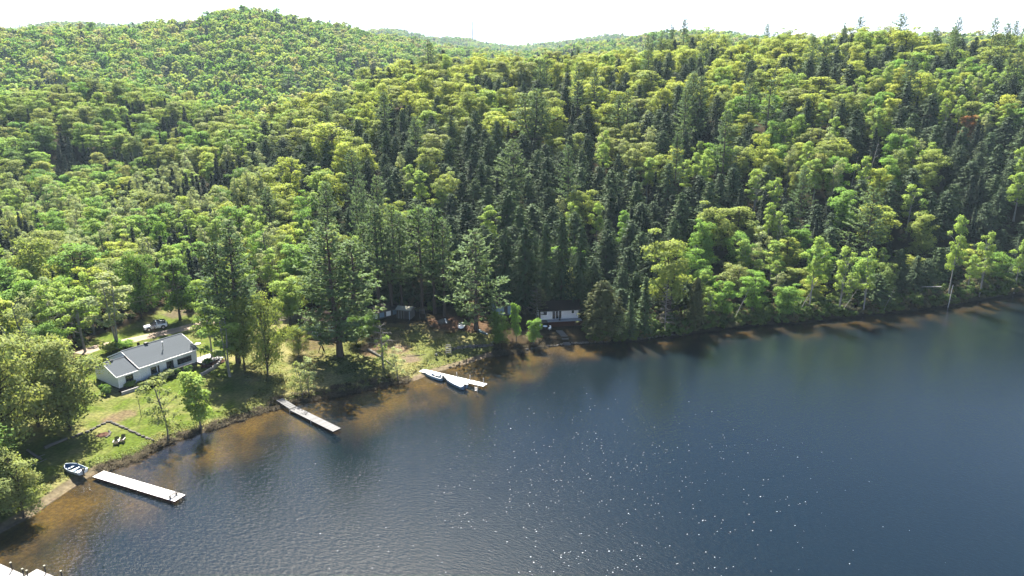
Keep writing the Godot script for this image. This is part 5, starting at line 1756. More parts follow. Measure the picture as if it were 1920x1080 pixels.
var HAND := [
	["greatpine", "l_pine2", -34.80, -128.77, 27.72, 19.87, "great dark many-topped white pine standing before the mint cabin"],
	["skirtpine", "l_pine2", -7.95, -143.05, 22.62, 17.38, "tall white pine with branches low down, at the right end of the pine row"],
	["pine", "l_pine", -30.99, -151.52, 25.60, 9.74, "white pine at the left end of the pine row behind the sheds"],
	["pine", "l_pine2", -28.18, -151.94, 26.12, 10.24, "tallest white pine of the row, behind the long shed"],
	["pine", "l_pine", -26.01, -153.29, 23.64, 8.14, "slim white pine in the row, behind the open shed's left corner"],
	["pine", "l_pine2", -21.02, -151.79, 25.62, 9.51, "white pine in the row with dead side stubs, above the pole frame"],
	["pine", "l_pine", -18.11, -151.52, 24.85, 9.01, "white pine in the row standing over the tarpaulin heap"],
	["pine", "l_pine2", -15.62, -150.29, 22.77, 8.72, "white pine in the row just left of the low-branched pine"],
	["greatpine", "l_pine", -53.80, -124.64, 28.07, 14.19, "tall grey-green pine rising behind the birch pair"],
	["birch", "l_lime", -53.14, -118.68, 13.86, 8.29, "yellow-green birch with white trunk on the lawn right of the terrace"],
	["birch", "l_lime", -59.98, -127.17, 12.01, 6.94, "yellow-green birch at the terrace's back corner"],
	["maple", "l_olive", -51.38, -121.50, 16.39, 7.64, "dark-trunked olive maple between the white-trunked birch and the middle shore"],
	["thick", "l_olive", -46.48, -120.02, 15.84, 8.16, "olive maple leaning over the sunny grass left of the great pine"],
	["maple", "l_lime", -49.56, -144.11, 11.35, 9.91, "light green maple in front of the gravel patch"],
	["sapling", "l_lime", -50.74, -100.50, 11.01, 7.19, "light green young maple on the shore before the porch", 0],
	["sapling", "l_beige", -54.25, -96.78, 10.94, 6.46, "thinly budding young tree on the shore below the bungalow's square window", 1],
	["hemlock", "l_hemlock", -34.95, -157.57, 13.75, 9.71, "dark hemlock behind the left end of the pine row"],
	["hemlock", "l_hemlock", -29.18, -158.04, 14.55, 9.72, "dark hemlock behind the tallest pine of the row"],
	["hemlock", "l_hemlock", -24.11, -158.86, 15.39, 10.01, "dark hemlock behind the open shed"],
	["hemlock", "l_hemlock", -19.05, -159.09, 15.67, 10.03, "dark hemlock behind the tarpaulin heap"],
	["hemlock", "l_hemlock", -14.00, -157.93, 17.12, 9.95, "dark hemlock behind the white pram"],
	["hemlock", "l_hemlock", -5.95, -157.51, 18.62, 9.91, "dark hemlock behind the upturned canoe"],
	["hemlock", "l_hemlock", -1.67, -156.37, 19.02, 9.59, "dark hemlock behind the pale blue cabin corner"],
	["hemlock", "l_hemlock", 3.07, -155.47, 20.20, 9.53, "dark hemlock between the pale blue cabin and the white cabin"],
	["hemlock", "l_hemlock2", -40.27, -158.22, 13.28, 8.98, "mossy dark hemlock behind the great pine"],
	["sapling", "l_pale", -36.63, -112.97, 7.62, 4.39, "thin pale sapling beside the middle shore, right one of two", 1],
	["sapling", "l_beige", -37.72, -112.38, 7.19, 4.18, "thin bare-looking sapling beside the middle shore, left one of two", 1],
	["sapling", "l_lime", -25.26, -123.77, 7.06, 4.14, "half-leafed young tree growing against the bare dead tree", 1],
	["sapling", "l_pale", -21.84, -120.36, 6.94, 4.45, "small pale sapling in the shore brush right of the dead tree", 1],
	["thick", "l_beige", -69.52, -96.96, 16.15, 12.45, "large beige-green flowering maple left of the bungalow", 0],
	["thick", "l_beige", -73.58, -87.91, 20.17, 13.13, "large pale maple at the left edge of the lower lawn", 1],
	["thick", "l_beige", -74.64, -97.20, 14.95, 11.50, "beige-green maple between the two large ones at the left edge", 1],
	["thick", "l_beige", -62.96, -76.42, 9.48, 7.98, "bushy yellow-green tree leaning over the water at the lower left corner", 0],
	["thick", "l_fresh", -102.60, -132.87, 12.96, 12.66, "round dense green maple at the left edge above the track", 0],
	["thick", "l_fresh", -89.01, -122.49, 8.02, 8.16, "low leafy maple in front of the round dense one", 1],
	["birch", "l_pale", -80.09, -129.73, 16.54, 9.79, "pale double-trunked birch behind the bungalow's low roof", 1],
	["birch", "l_lime", -85.48, -127.56, 13.85, 8.83, "yellow-green birch left of the pale double-trunked one"],
	["thick", "l_green", -84.79, -147.88, 15.50, 9.38, "round dark green maple behind the parked car", 1],
	["maple", "l_green", -75.64, -147.13, 16.16, 10.04, "tall shaded maple right of the parked car"],
	["maple", "l_lime", -67.62, -144.23, 11.11, 8.27, "light green maple where the track enters the trees"],
	["maple", "l_olive", -105.88, -146.23, 19.64, 10.89, "olive maple standing tall above the left edge"],
	["maple", "l_fresh", -58.84, -188.74, 15.00, 9.24, "bright green maple with a white trunk left of the great pine's top"],
	["maple", "l_fresh", -60.69, -199.54, 14.91, 9.70, "bright yellow-green maple just above the bright one by the great pine's top"],
	["maple", "l_fresh", -65.15, -172.11, 13.90, 7.68, "bright green maple between the grey-green pine and the great pine"],
	["maple", "l_olive", -56.79, -166.85, 11.98, 5.35, "small golden maple just left of the great pine"],
	["pine", "l_pine", -70.51, -195.69, 17.83, 8.28, "young grey-green pine uphill of the birch pair", 0],
	["sapling", "l_fresh", 0.93, -138.73, 9.41, 3.44, "slim bright sapling on the bank left of the slab steps", 0],
	["sapling", "l_fresh", 4.63, -138.76, 6.33, 5.06, "leafy bush-like sapling on the bank beside the slab steps", 0],
	["thick", "l_green", -2.52, -136.92, 8.39, 5.44, "dark leafy small tree on the bank by the stone edging"],
	["sapling", "l_pale", 13.31, -155.57, 11.05, 4.81, "small pale young maple shining in the dark wood behind the white cabin", 0],
	["cedar", "l_cedar", 19.95, -142.62, 13.27, 10.07, "broad rounded cedar on the shore right of the slab steps"],
	["spruce", "l_cedar", 23.60, -143.12, 9.68, 4.25, "small pointed fir touching the rounded cedar's right side"],
	["spruce", "l_hemlock2", 26.29, -143.47, 10.93, 4.25, "slender fir on the shore, second right of the rounded cedar"],
	["spruce", "l_hemlock2", 29.61, -144.61, 14.17, 6.17, "taller green fir on the shore, third right of the rounded cedar"],
	["sapling", "l_pale", 23.31, -142.64, 7.13, 4.72, "pale leafy bush at the water between cedar and firs", 0],
	["cedar", "l_cedar", 42.24, -148.69, 13.01, 5.61, "slim brownish cedar on the shore right of the dead grey spruce"],
	["maple", "l_olive", 36.46, -151.00, 22.50, 14.16, "broad yellow-olive maple spreading above the dead grey spruce", 3],
	["maple", "l_fresh", 49.60, -153.08, 10.97, 7.01, "bright low maple sprays near the water right of the brownish cedar", 2],
	["birch", "l_fresh", 29.96, -180.54, 13.82, 6.28, "bright round birch in the dark hemlocks above the firs"],
	["birch", "l_lime", 23.20, -184.07, 13.97, 5.22, "lime birch in the dark hemlocks, right of the forked white one"],
	["birch", "l_lime", 16.33, -185.14, 13.85, 5.83, "forked white-limbed birch in the dark hemlocks above the white cabin"],
	["birch", "l_lime", 72.64, -158.48, 19.64, 6.92, "leaning birch group by the water, left one"],
	["birch", "l_lime", 80.67, -159.83, 17.74, 7.52, "leaning birch by the water, middle one above the leaning white pole"],
	["birch", "l_lime", 87.65, -161.59, 17.39, 6.55, "leaning birch by the water, right one above the leaning white pole"],
	["birch", "l_lime", 114.40, -170.89, 23.44, 6.86, "tall birch with golden green crown over the white birch pole"],
	["birch", "l_lime", 126.02, -175.74, 18.37, 6.23, "thin white-stemmed birch near the far right shore"],
	["birch", "l_lime", 138.85, -180.61, 15.53, 5.24, "small birch crown at the far right edge over the dark water"],
	["skirtpine", "l_pine2", 96.75, -181.57, 21.98, 13.09, "big layered silver-green pine rising over the right shore"],
	["skirtpine", "l_pine", 85.17, -199.27, 16.70, 8.36, "soft full young pine on the slope left of the layered silver-green pine"],
	["skirtpine", "l_pine2", 0.33, -212.58, 19.89, 13.73, "silver-green pine with spreading branches halfway up the slope"],
	["greatpine", "l_pine2", 7.34, -243.40, 23.88, 17.62, "large pale feathery pine high on the middle of the slope"],
	["greatpine", "l_pine", 63.51, -245.02, 25.90, 14.32, "massive dark pine high on the slope right of centre"],
	["opencrown", "l_pine", 87.09, -237.86, 24.97, 11.09, "open-branched pine high on the slope, right of the massive dark one"],
	["opencrown", "l_pine", -178.11, -565.66, 24.92, 26.29, "tall see-through pine standing against the far hill"],
	["opencrown", "l_pine", -39.37, -336.50, 23.84, 10.47, "tall thin pine breaking the ridge line left of the radio mast"],
	["pine", "l_pine2", 38.96, -245.86, 22.00, 11.13, "pale pine on the upper slope right of the large feathery one"],
	["pine", "l_pine", -71.59, -287.30, 17.86, 10.85, "dark pine at the left end of the lake hill"],
	["pine", "l_pine", 166.05, -345.72, 21.98, 8.63, "pine with a double crown on the ridge top at right"],
	["pine", "l_pine2", 204.33, -380.62, 23.37, 13.40, "broad wind-swept pine on the ridge top, highest of all"],
	["pine", "l_pine", 217.36, -352.35, 23.59, 8.80, "lone pine on the ridge top near the right edge"],
	["pine", "l_pine", 92.43, -388.15, 23.09, 7.42, "pine on the ridge top, right one of the pair right of centre"],
	["pine", "l_pine", 86.04, -389.61, 21.92, 5.74, "pine on the ridge top, left one of the pair right of centre"],
	["pine", "l_pine2", 75.76, -391.74, 21.41, 10.41, "pine on the ridge top just left of the pair right of centre"],
	["hemlock", "l_hemlock", 7.86, -153.82, 21.28, 7.44, "tall dark hemlock close behind the white cabin's left end"],
	["hemlock", "l_hemlock", 11.72, -154.72, 22.49, 7.72, "tall dark hemlock close behind the white cabin's middle"],
	["hemlock", "l_hemlock", 15.93, -153.32, 20.86, 7.43, "tall dark hemlock close behind the white cabin's right end"],
	["thick", "l_green", -32.84, -134.69, 6.37, 5.36, "dark bushy small maple at the great pine's right foot"],
	["thick", "l_green", -30.67, -138.53, 5.80, 4.58, "dark bushy small maple left of the bare dead tree"],
	["pine", "l_pine", -36.98, -151.41, 17.81, 8.59, "white pine crowded between the great pine and the pine row"],
	["pine", "l_pine2", -34.08, -153.21, 21.19, 7.91, "white pine just left of the pine row, over the long shed"],
	["maple", "l_green", -45.00, -153.46, 10.92, 10.50, "deep green maple behind the mint cabin's roof"],
	["maple", "l_olive", -49.71, -150.63, 11.14, 8.60, "olive maple behind the gravel patch"],
	["pine", "l_cedar", 6.38, -148.13, 8.40, 4.86, "small olive-topped pine leaning over the white cabin's left end"],
	["thick", "l_olive", -43.06, -128.28, 6.36, 5.34, "low olive tree on the grass left of the log tripod", 1],
	["maple", "l_russet", 159.26, -242.03, 10.96, 8.11, "rust-coloured maple on the slope near the right edge"],
	["maple", "l_beige", 101.04, -231.70, 11.72, 10.64, "tan-flowered maple on the upper slope right of the open-branched pine"],
	["aspen", "l_pale", -135.77, -247.82, 16.95, 7.32, "tall silvery aspen, upper one of the pale stand at left"],
	["aspen", "l_pale", -123.06, -213.67, 16.97, 7.37, "silvery aspen, middle of the pale stand at left"],
	["aspen", "l_pale", -119.16, -213.90, 15.98, 6.71, "silvery aspen, right-hand in the pale stand at left"],
	["aspen", "l_pale", -121.66, -204.78, 16.00, 6.45, "silvery aspen, left-hand in the pale stand at left"],
	["aspen", "l_pale", -134.72, -209.39, 16.93, 6.57, "tall thin silvery aspen left of the pale stand"],
	["aspen", "l_pale", -143.00, -190.97, 15.87, 6.62, "silvery aspen at the left edge of the picture"],
	["aspen", "l_pale", -76.87, -183.02, 15.86, 7.83, "silvery feathery aspen just behind the grey-green pine"],
	["maple", "l_fresh", -98.75, -186.12, 14.92, 6.49, "vivid green maple in front of the pale aspen stand"],
	["maple", "l_beige", -123.13, -175.71, 13.92, 10.35, "pinkish beige maple above the left edge"],
	["maple", "l_beige", -25.37, -236.64, 13.87, 14.50, "sprawling tan-green maple on the upper slope left of centre", 3],
	["aspen", "l_pale", -53.30, -295.01, 13.94, 15.54, "grey half-bare aspen on the upper slope left of centre"],
]

func zone(az: float, s: float) -> String:
	var names := ["behind left-edge maples", "behind the bungalow", "behind the birch pair", "behind the mint cabin", "above the sheds", "above the low-branched pine", "above the white cabin", "above the rounded cedar", "above the shore maple", "above the brownish cedar", "above the leaning birches", "above the layered pine", "above the white pole", "above far right shore"]
	var from := [-99.0, -31.0, -25.0, -20.0, -13.5, -7.0, -1.5, 4.5, 9.5, 13.5, 19.0, 25.0, 28.5, 32.5]
	var k := 0
	while k < 13 and az > from[k + 1]: k += 1
	var band := "by the water" if s < 14 else "low down" if s < 40 else "lower slope" if s < 75 else "mid-slope" if s < 115 else "upper slope" if s < 160 else "near skyline"
	return band + " " + str(names[k])

const ORDINAL := ["first", "second", "third", "fourth", "fifth", "sixth", "seventh", "eighth", "ninth", "tenth", "eleventh", "twelfth"]
const COUNT := ["one", "two", "three", "four", "five", "six", "seven", "eight", "nine", "ten", "eleven", "twelve"]

func share(xs: Array, rows: Array, az: float, bands: Array, s: float) -> float:
	var col := []
	for r in rows:
		col.append(along(bands, r, s))
	return along(xs, col, az)

func make_trees() -> void:
	for q in HAND:
		var which: int = q[7] if q.size() > 7 else -1
		tree(q[0], q[1], q[2], q[3], q[4], q[5], q[6], "", which)
		note(q[2], q[3], float(q[5]) * (0.3 if float(q[5]) < 9.0 else 0.34))
	# bare and dead ones
	dead("bare dead tree with silvery drooping limbs on the sunny bank", on(Vector2(-25.16, -123.77), -0.1), 9.6, 7.0, 22, 12, M.deadwood, Vector3.ZERO, 0.3, 0.55)
	dead("slim leaning bare sapling on the lawn before the bungalow", on(Vector2(-61.39, -102.58), -0.1), 4.4, 1.6, 8, 3, M.greybark, Vector3(-0.05, 0, 0))
	dead("dead grey spruce with whiskery limbs on the shore right of the firs", on(Vector2(34.79, -146.26), -0.1), 12.5, 5.6, 44, 9, M.deadwood, Vector3.ZERO, 0.12, 0.6)
	dead("half-dead pine with grey drooping limbs beside the white cabin", on(Vector2(5.64, -148.07), -0.1), 8.5, 5.6, 26, 10, M.deadwood, Vector3.ZERO, 0.2, 0.5)
	note(-35, -160, 0.1)
	var snags := [[Vector2(70.05, -158.23), 10.0, Vector3(0.32, 0, 0.1), "white dead snag leaning right under the left leaning birch"], [Vector2(80.78, -159.72), 8.0, Vector3(0.42, 0, 0.15), "short leaning white pole at the water between the leaning birches"], [Vector2(93.43, -163.15), 7.5, Vector3(0.12, 0, 0.2), "thin pale snag at the water left of the white birch pole"], [Vector2(52.82, -153.61), 9.0, Vector3(0.3, 0, 0.1), "white dead snag leaning right, beside the bright low maple sprays"]]
	for q in snags:
		dead(q[3], on(q[0], -0.1), q[1], 1.6, 5, 2, M.birchbark, q[2], 0.5)
	var wp: Vector2 = Vector2(113.26, -168.57)
	beam("birch_pole", "straight white birch pole standing bare at the right shore", on(wp, -0.2), on(wp, 6.2) + Vector3(0.35, 0, 0), 0.13, 0.08, M.palewood, "pole")
	var fp: Vector2 = Vector2(105.10, -168.13)
	beam("leaning_trunk", "white broken trunk hanging level over the right shore", on(fp, 4.0), on(fp, 4.1) + Vector3(4.6, 0.25, 1.0), 0.04, 0.12, M.palewood, "log")
	for q in [[114.66, -219.23, 11.89, 1.69, "twin-topped white dead snag high on the right slope"], [106.81, -214.41, 10.00, 1.33, "thin white dead snag on the slope below the twin-topped one"]]:
		dead(q[4], Vector3(q[0], ground(q[0], q[1]), q[2 - 1]), q[2], 2.4, 7, 3, M.birchbark, Vector3(0.08, 0, 0), 0.45)
		note(q[0], q[1], 3.0)
	fill_forest()

func fill_forest() -> void:
	var xs := [-45.0, -30.0, -22.0, -17.0, -12.0, -5.0, 2.0, 9.0, 16.0, 22.0, 28.0, 36.0]
	var bands := [8.0, 40.0, 80.0, 130.0, 180.0]
	var con := [[0.1, 0.1, 0.12, 0.16, 0.12], [0.08, 0.12, 0.18, 0.16, 0.1], [0.1, 0.25, 0.6, 0.55, 0.25], [0.2, 0.5, 0.72, 0.6, 0.35], [0.4, 0.75, 0.78, 0.5, 0.28], [0.6, 0.88, 0.72, 0.5, 0.28], [0.85, 0.95, 0.78, 0.5, 0.25], [0.8, 0.92, 0.8, 0.45, 0.28], [0.6, 0.8, 0.6, 0.4, 0.33], [0.5, 0.75, 0.55, 0.55, 0.33], [0.5, 0.62, 0.62, 0.6, 0.35], [0.7, 0.78, 0.78, 0.6, 0.4]]
	# what the hills hide from the lake is left out: the highest line of sight met so far, by direction and distance
	var top := {}
	for k in 361:
		var az := -45.0 + k * 0.25
		var hi := -9.0
		var list := PackedFloat32Array()
		for d in 110:
			var r := 90.0 * pow(1.033, d)
			list.push_back(hi)
			var gr := ground(r * sin(deg_to_rad(az)), -r * cos(deg_to_rad(az)))
			if inland(r * sin(deg_to_rad(az)), -r * cos(deg_to_rad(az))) > 30.0:
				hi = maxf(hi, (gr + 9.0 - 52.0) / r)
		top[k] = list
	var picked := []
	# candidates on a jittered grid
	var cand := []
	var step := 3.1
	var z := -470.0
	while z < -60.0:
		var x := -320.0
		while x < 320.0:
			cand.append(Vector2(x + rng.randf() * step, z + rng.randf() * step))
			x += step
		z += step
	for k in range(cand.size() - 1, 0, -1):
		var j := rng.randi() % (k + 1)
		var tmp = cand[k]
		cand[k] = cand[j]
		cand[j] = tmp
	for p: Vector2 in cand:
		var az := rad_to_deg(atan2(p.x, -p.y))
		if absf(az) > 43.0: continue
		var r := p.length()
		if r > 468.0: continue
		var s := inland(p.x, p.y)
		if s < (3.5 if az < 4.0 else 0.8): continue
		if r < 190.0 and Geometry2D.is_point_in_polygon(p, yard): continue
		var sh := share(xs, con, az, bands, s)
		var n := stand.get_noise_2d(p.x, p.y)
		var conif := rng.randf() < clampf(sh * 0.95 - 0.15 + n * 1.2 + 0.26 * smoothstep(-19.0, -12.0, az) * (1.0 - smoothstep(14.0, 20.0, az)) * smoothstep(10.0, 25.0, s) * (1.0 - smoothstep(95.0, 135.0, s)), 0.0, 0.97)
		var valley := az < -19.0 and r < 300.0
		var kind := "maple"; var leaf := "l_olive"; var h := 14.0; var w := 8.0
		var q := rng.randf()
		if conif:
			if az < -21.0 or q > 0.9:
				kind = "spruce"; leaf = "l_spruce"; h = rng.randf_range(9, 14); w = rng.randf_range(3.6, 5.0)
			elif q > 0.84 and s > 50.0:
				kind = "pine"; leaf = "l_pine" if rng.randf() < 0.5 else "l_pine2"; h = rng.randf_range(19, 25); w = rng.randf_range(7, 9)
			else:
				kind = "hemlock"; leaf = "l_hemlock" if rng.randf() < 0.6 else "l_hemlock2"; h = rng.randf_range(10, 16); w = rng.randf_range(6.8, 9.6)
				if s < 14.0: h *= rng.randf_range(0.45, 0.8); w *= 0.8
		elif valley:
			if q < 0.24: kind = "aspen"; leaf = "l_pale"; h = rng.randf_range(12, 16); w = rng.randf_range(4.2, 5.6)
			elif q < 0.42: kind = "birch"; leaf = "l_lime"; h = rng.randf_range(11, 14); w = rng.randf_range(5, 6.4)
			elif q < 0.58: leaf = "l_fresh"; h = rng.randf_range(11, 14); w = rng.randf_range(8.5, 12)
			elif q < 0.66: leaf = "l_green"; h = rng.randf_range(10, 13); w = rng.randf_range(8.5, 12)
			elif q < 0.78: leaf = "l_yellow"; h = rng.randf_range(10, 14); w = rng.randf_range(7, 10)
			elif q < 0.9: leaf = "l_olive"; h = rng.randf_range(10, 13); w = rng.randf_range(8.5, 12)
			else: leaf = "l_beige"; h = rng.randf_range(10, 13); w = rng.randf_range(7.5, 11)
		elif az < -19.0:
			leaf = ["l_olive", "l_lime", "l_fresh", "l_green", "l_beige", "l_olive", "l_lime"][int(q * 6.99)]; h = rng.randf_range(11, 15); w = rng.randf_range(8, 12)
		elif s > 95.0:
			leaf = "l_yellow" if q < 0.62 else "l_olive" if q < 0.8 else "l_lime" if q < 0.93 else "l_beige"
			h = rng.randf_range(10, 17); w = rng.randf_range(7.5, 14)
		else:
			if q < 0.3: kind = "birch"; leaf = "l_lime"; h = rng.randf_range(11, 15); w = rng.randf_range(4.6, 6.2)
			elif q < 0.38: kind = "aspen"; leaf = "l_pale"; h = rng.randf_range(11, 15); w = rng.randf_range(4.2, 5.4)
			else: leaf = "l_olive" if q < 0.56 else "l_fresh" if q < 0.76 else "l_yellow" if q < 0.93 else "l_beige"; h = rng.randf_range(11, 15); w = rng.randf_range(7, 10.5)
			if s < 14.0: h *= rng.randf_range(0.5, 0.85); w *= 0.8
		if not conif:
			var grow := rng.randf_range(1.05, 1.45)
			w *= grow
			h *= lerpf(1.0, grow, 0.35)
		elif kind != "pine":
			w *= rng.randf_range(1.0, 1.3)
		var rad := w * 0.28
		if not free_at(p.x, p.y, rad): continue
		var y := ground(p.x, p.y)
		var kk := clampi(int(roundf((az + 45.0) / 0.25)), 0, 360)
		var dd := clampi(int(log(r / 90.0) / log(1.033)), 0, 109)
		note(p.x, p.y, rad)
		if (y + h - 52.0) / r < top[kk][dd] - 0.004: continue
		picked.append([kind, leaf, p.x, p.y, h, w, az, s, r])
	picked.sort_custom(func(a, b): return a[8] / a[5] < b[8] / b[5])
	# the three hundred of each kind that show largest are trees of their own; the rest of a kind is one wood
	var quota := {"maple": 282, "birch": 272, "aspen": 278, "hemlock": 294, "spruce": 286, "pine": 250}
	var clusters := {}
	var rest := {}
	var phrase := {"l_yellow": "yellow-green maple", "l_olive": "olive maple", "l_fresh": "bright green maple", "l_green": "deep green maple", "l_beige": "tan-flowered maple", "l_lime": "lime maple", "l_pale": "silvery aspen", "l_hemlock": "blackish hemlock", "l_hemlock2": "mossy hemlock", "l_spruce": "spiry dark spruce", "l_pine": "bluish pine", "l_pine2": "feathery green pine"}
	for t in picked:
		var left: int = quota[t[0]]
		if left > 0:
			quota[t[0]] = left - 1
			var ph: String = "lime birch" if t[0] == "birch" else phrase[t[1]]
			var key := ph + "|" + zone(t[6], t[7])
			if not clusters.has(key): clusters[key] = []
			clusters[key].append(t)
		else:
			var key2: String = t[0] + "|" + t[1]
			if not rest.has(key2): rest[key2] = []
			rest[key2].append(t)
	var tiers := {}
	for key: String in clusters:
		var all: Array = clusters[key]
		if all.size() <= 12:
			tiers[key + "|"] = all
			continue
		all.sort_custom(func(a, b): return a[7] < b[7])
		var n := int(ceil(all.size() / 12.0))
		var words: Array = [[], [], ["lower row ", "upper row "], ["lower row ", "middle row ", "upper row "], ["lowest row ", "lower row ", "upper row ", "topmost row "]][mini(n, 4)]
		for k in n:
			var part: Array = all.slice(all.size() * k / n, all.size() * (k + 1) / n)
			tiers[key + "|" + str(words[mini(k, 3)])] = part
	for key: String in tiers:
		var list: Array = tiers[key]
		list.sort_custom(func(a, b): return a[6] < b[6])
		var ph := key.get_slice("|", 0)
		var where := key.get_slice("|", 2) + key.get_slice("|", 1)
		for k in list.size():
			var t: Array = list[k]
			var label := ""
			if list.size() == 1: label = "lone %s %s" % [ph, where]
			elif list.size() <= 12: label = "%s from left of %s %s %s" % [ORDINAL[k], COUNT[list.size() - 1], plural(ph), where]
			else: label = "%s in the crowd of its kind %s" % [ph, where]
			tree(t[0], t[1], t[2], t[3], t[4], t[5], label, "%s on the wooded slope" % plural(ph))
	for key: String in rest:
		wood(key, rest[key])
	far_woods(top)
	undergrowth()

func swarm(called: String, mesh: Mesh, m: Material, where: Array, parent: Node, colors: Array = []) -> void:
	var mm := MultiMesh.new()
	mm.transform_format = MultiMesh.TRANSFORM_3D
	mm.use_colors = colors.size() > 0
	mm.mesh = mesh
	mm.instance_count = where.size()
	for k in where.size():
		mm.set_instance_transform(k, where[k])
		if colors.size(): mm.set_instance_color(k, colors[k])
	var o := MultiMeshInstance3D.new()
	o.multimesh = mm
	o.material_override = m
	o.set_meta("kind", "stuff")
	if parent:
		o.name = called
		parent.add_child(o, true)
	else:
		o.name = numbered(called)
		add_child(o)

func wood(key: String, list: Array) -> void:
	var kind := key.get_slice("|", 0)
	var leaf := key.get_slice("|", 1)
	var tone: String = {"l_yellow": "yellow-green", "l_olive": "olive", "l_fresh": "bright green", "l_green": "deep green", "l_beige": "tan-flowered", "l_lime": "lime", "l_pale": "silvery", "l_hemlock": "blackish", "l_hemlock2": "mossy green", "l_spruce": "dark", "l_pine": "bluish", "l_pine2": "feathery green"}[leaf]
	var t := thing(kind + "_wood", "%s %ss farther up the hill, crown beside crown" % [tone, kind], "wood")
	t.set_meta("kind", "stuff")
	var protos: Array = PROTO[kind]
	for n in protos.size():
		var p: Array = protos[n]
		var where := []
		var colors := []
		for k in list.size():
			if k % protos.size() != n: continue
			var q: Array = list[k]
			where.append(Transform3D(Basis(Vector3.UP, rng.randf() * TAU).scaled(Vector3(q[5] / float(p[3]), q[4] / float(p[2]), q[5] / float(p[3]))), Vector3(q[2], ground(q[2], q[3]) - 0.12, q[3])))
			colors.append(tint(0.15))
		if where.is_empty(): continue
		swarm("crown", p[1], M[leaf], where, t, colors)
		swarm("trunk", p[0], M[LOOK[kind][2]], where, t)

func far_woods(top: Dictionary) -> void:
	var leafs := [[], []]
	var cols := [[], []]
	var firs := []
	var fcols := []
	var tones := [Color(0.165, 0.225, 0.035), Color(0.13, 0.20, 0.035), Color(0.09, 0.17, 0.026), Color(0.19, 0.24, 0.05), Color(0.18, 0.185, 0.07), Color(0.11, 0.20, 0.022)]
	var r := 470.0
	while r < 2900.0:
		var gap := 8.0 if r < 1150.0 else 11.0
		var az := -43.0
		while az < 43.0:
			az += rad_to_deg(gap / r) * rng.randf_range(0.7, 1.3)
			var rr := r + rng.randf_range(-0.5, 0.5) * gap
			var x := rr * sin(deg_to_rad(az))
			var z := -rr * cos(deg_to_rad(az))
			var y := ground(x, z)
			var kk := clampi(int(roundf((az + 45.0) / 0.25)), 0, 360)
			var dd := clampi(int(log(rr / 90.0) / log(1.033)), 0, 109)
			if (y + 15.0 - 52.0) / rr < top[kk][dd] - 0.003: continue
			var n := stand.get_noise_2d(x * 0.55 + 300.0, z * 0.55)
			var big := (1.2 if r < 1150.0 else 1.5) * rng.randf_range(0.75, 1.2)
			if rng.randf() < 0.015 + maxf(0.0, n - 0.16) * 1.6 + (0.10 if r > 1150.0 else 0.0):
				firs.append(Transform3D(Basis(Vector3.UP, rng.randf() * TAU).scaled(Vector3(big * 1.15, big * rng.randf_range(0.7, 0.95), big * 1.15)), Vector3(x, y - 0.3, z)))
				fcols.append(tint(0.2))
			else:
				var w := rng.randi() % 2
				leafs[w].append(Transform3D(Basis(Vector3.UP, rng.randf() * TAU).scaled(Vector3(big, big * rng.randf_range(0.8, 1.15), big)), Vector3(x, y - 0.3, z)))
				var tone: Color = tones[clampi(int((stand.get_noise_2d(x * 1.3, z * 1.3 + 900.0) * 0.9 + 0.5) * 4.6 + rng.randf() * 1.3), 0, 5)]
				cols[w].append(tone * 1.3 * tint(0.07))
		r += gap
	var t := thing("far_wood", "broadleaf wood in spring leaf covering the far hills and ridges", "wood")
	t.set_meta("kind", "stuff")
	var m := leafy(1, 1, 1)
	for w in 2:
		swarm("crown", PROTO.farleaf[w][1], m, leafs[w], t, cols[w])
		swarm("trunk", PROTO.farleaf[w][0], M.bark, leafs[w].slice(0, 400), t)
	t = thing("far_fir_wood", "dark groups of firs scattered over the far hills", "wood")
	t.set_meta("kind", "stuff")
	swarm("crown", PROTO.farfir[0][1], M.l_spruce, firs, t, fcols)
	print("far ", leafs[0].size() + leafs[1].size(), " firs ", firs.size())

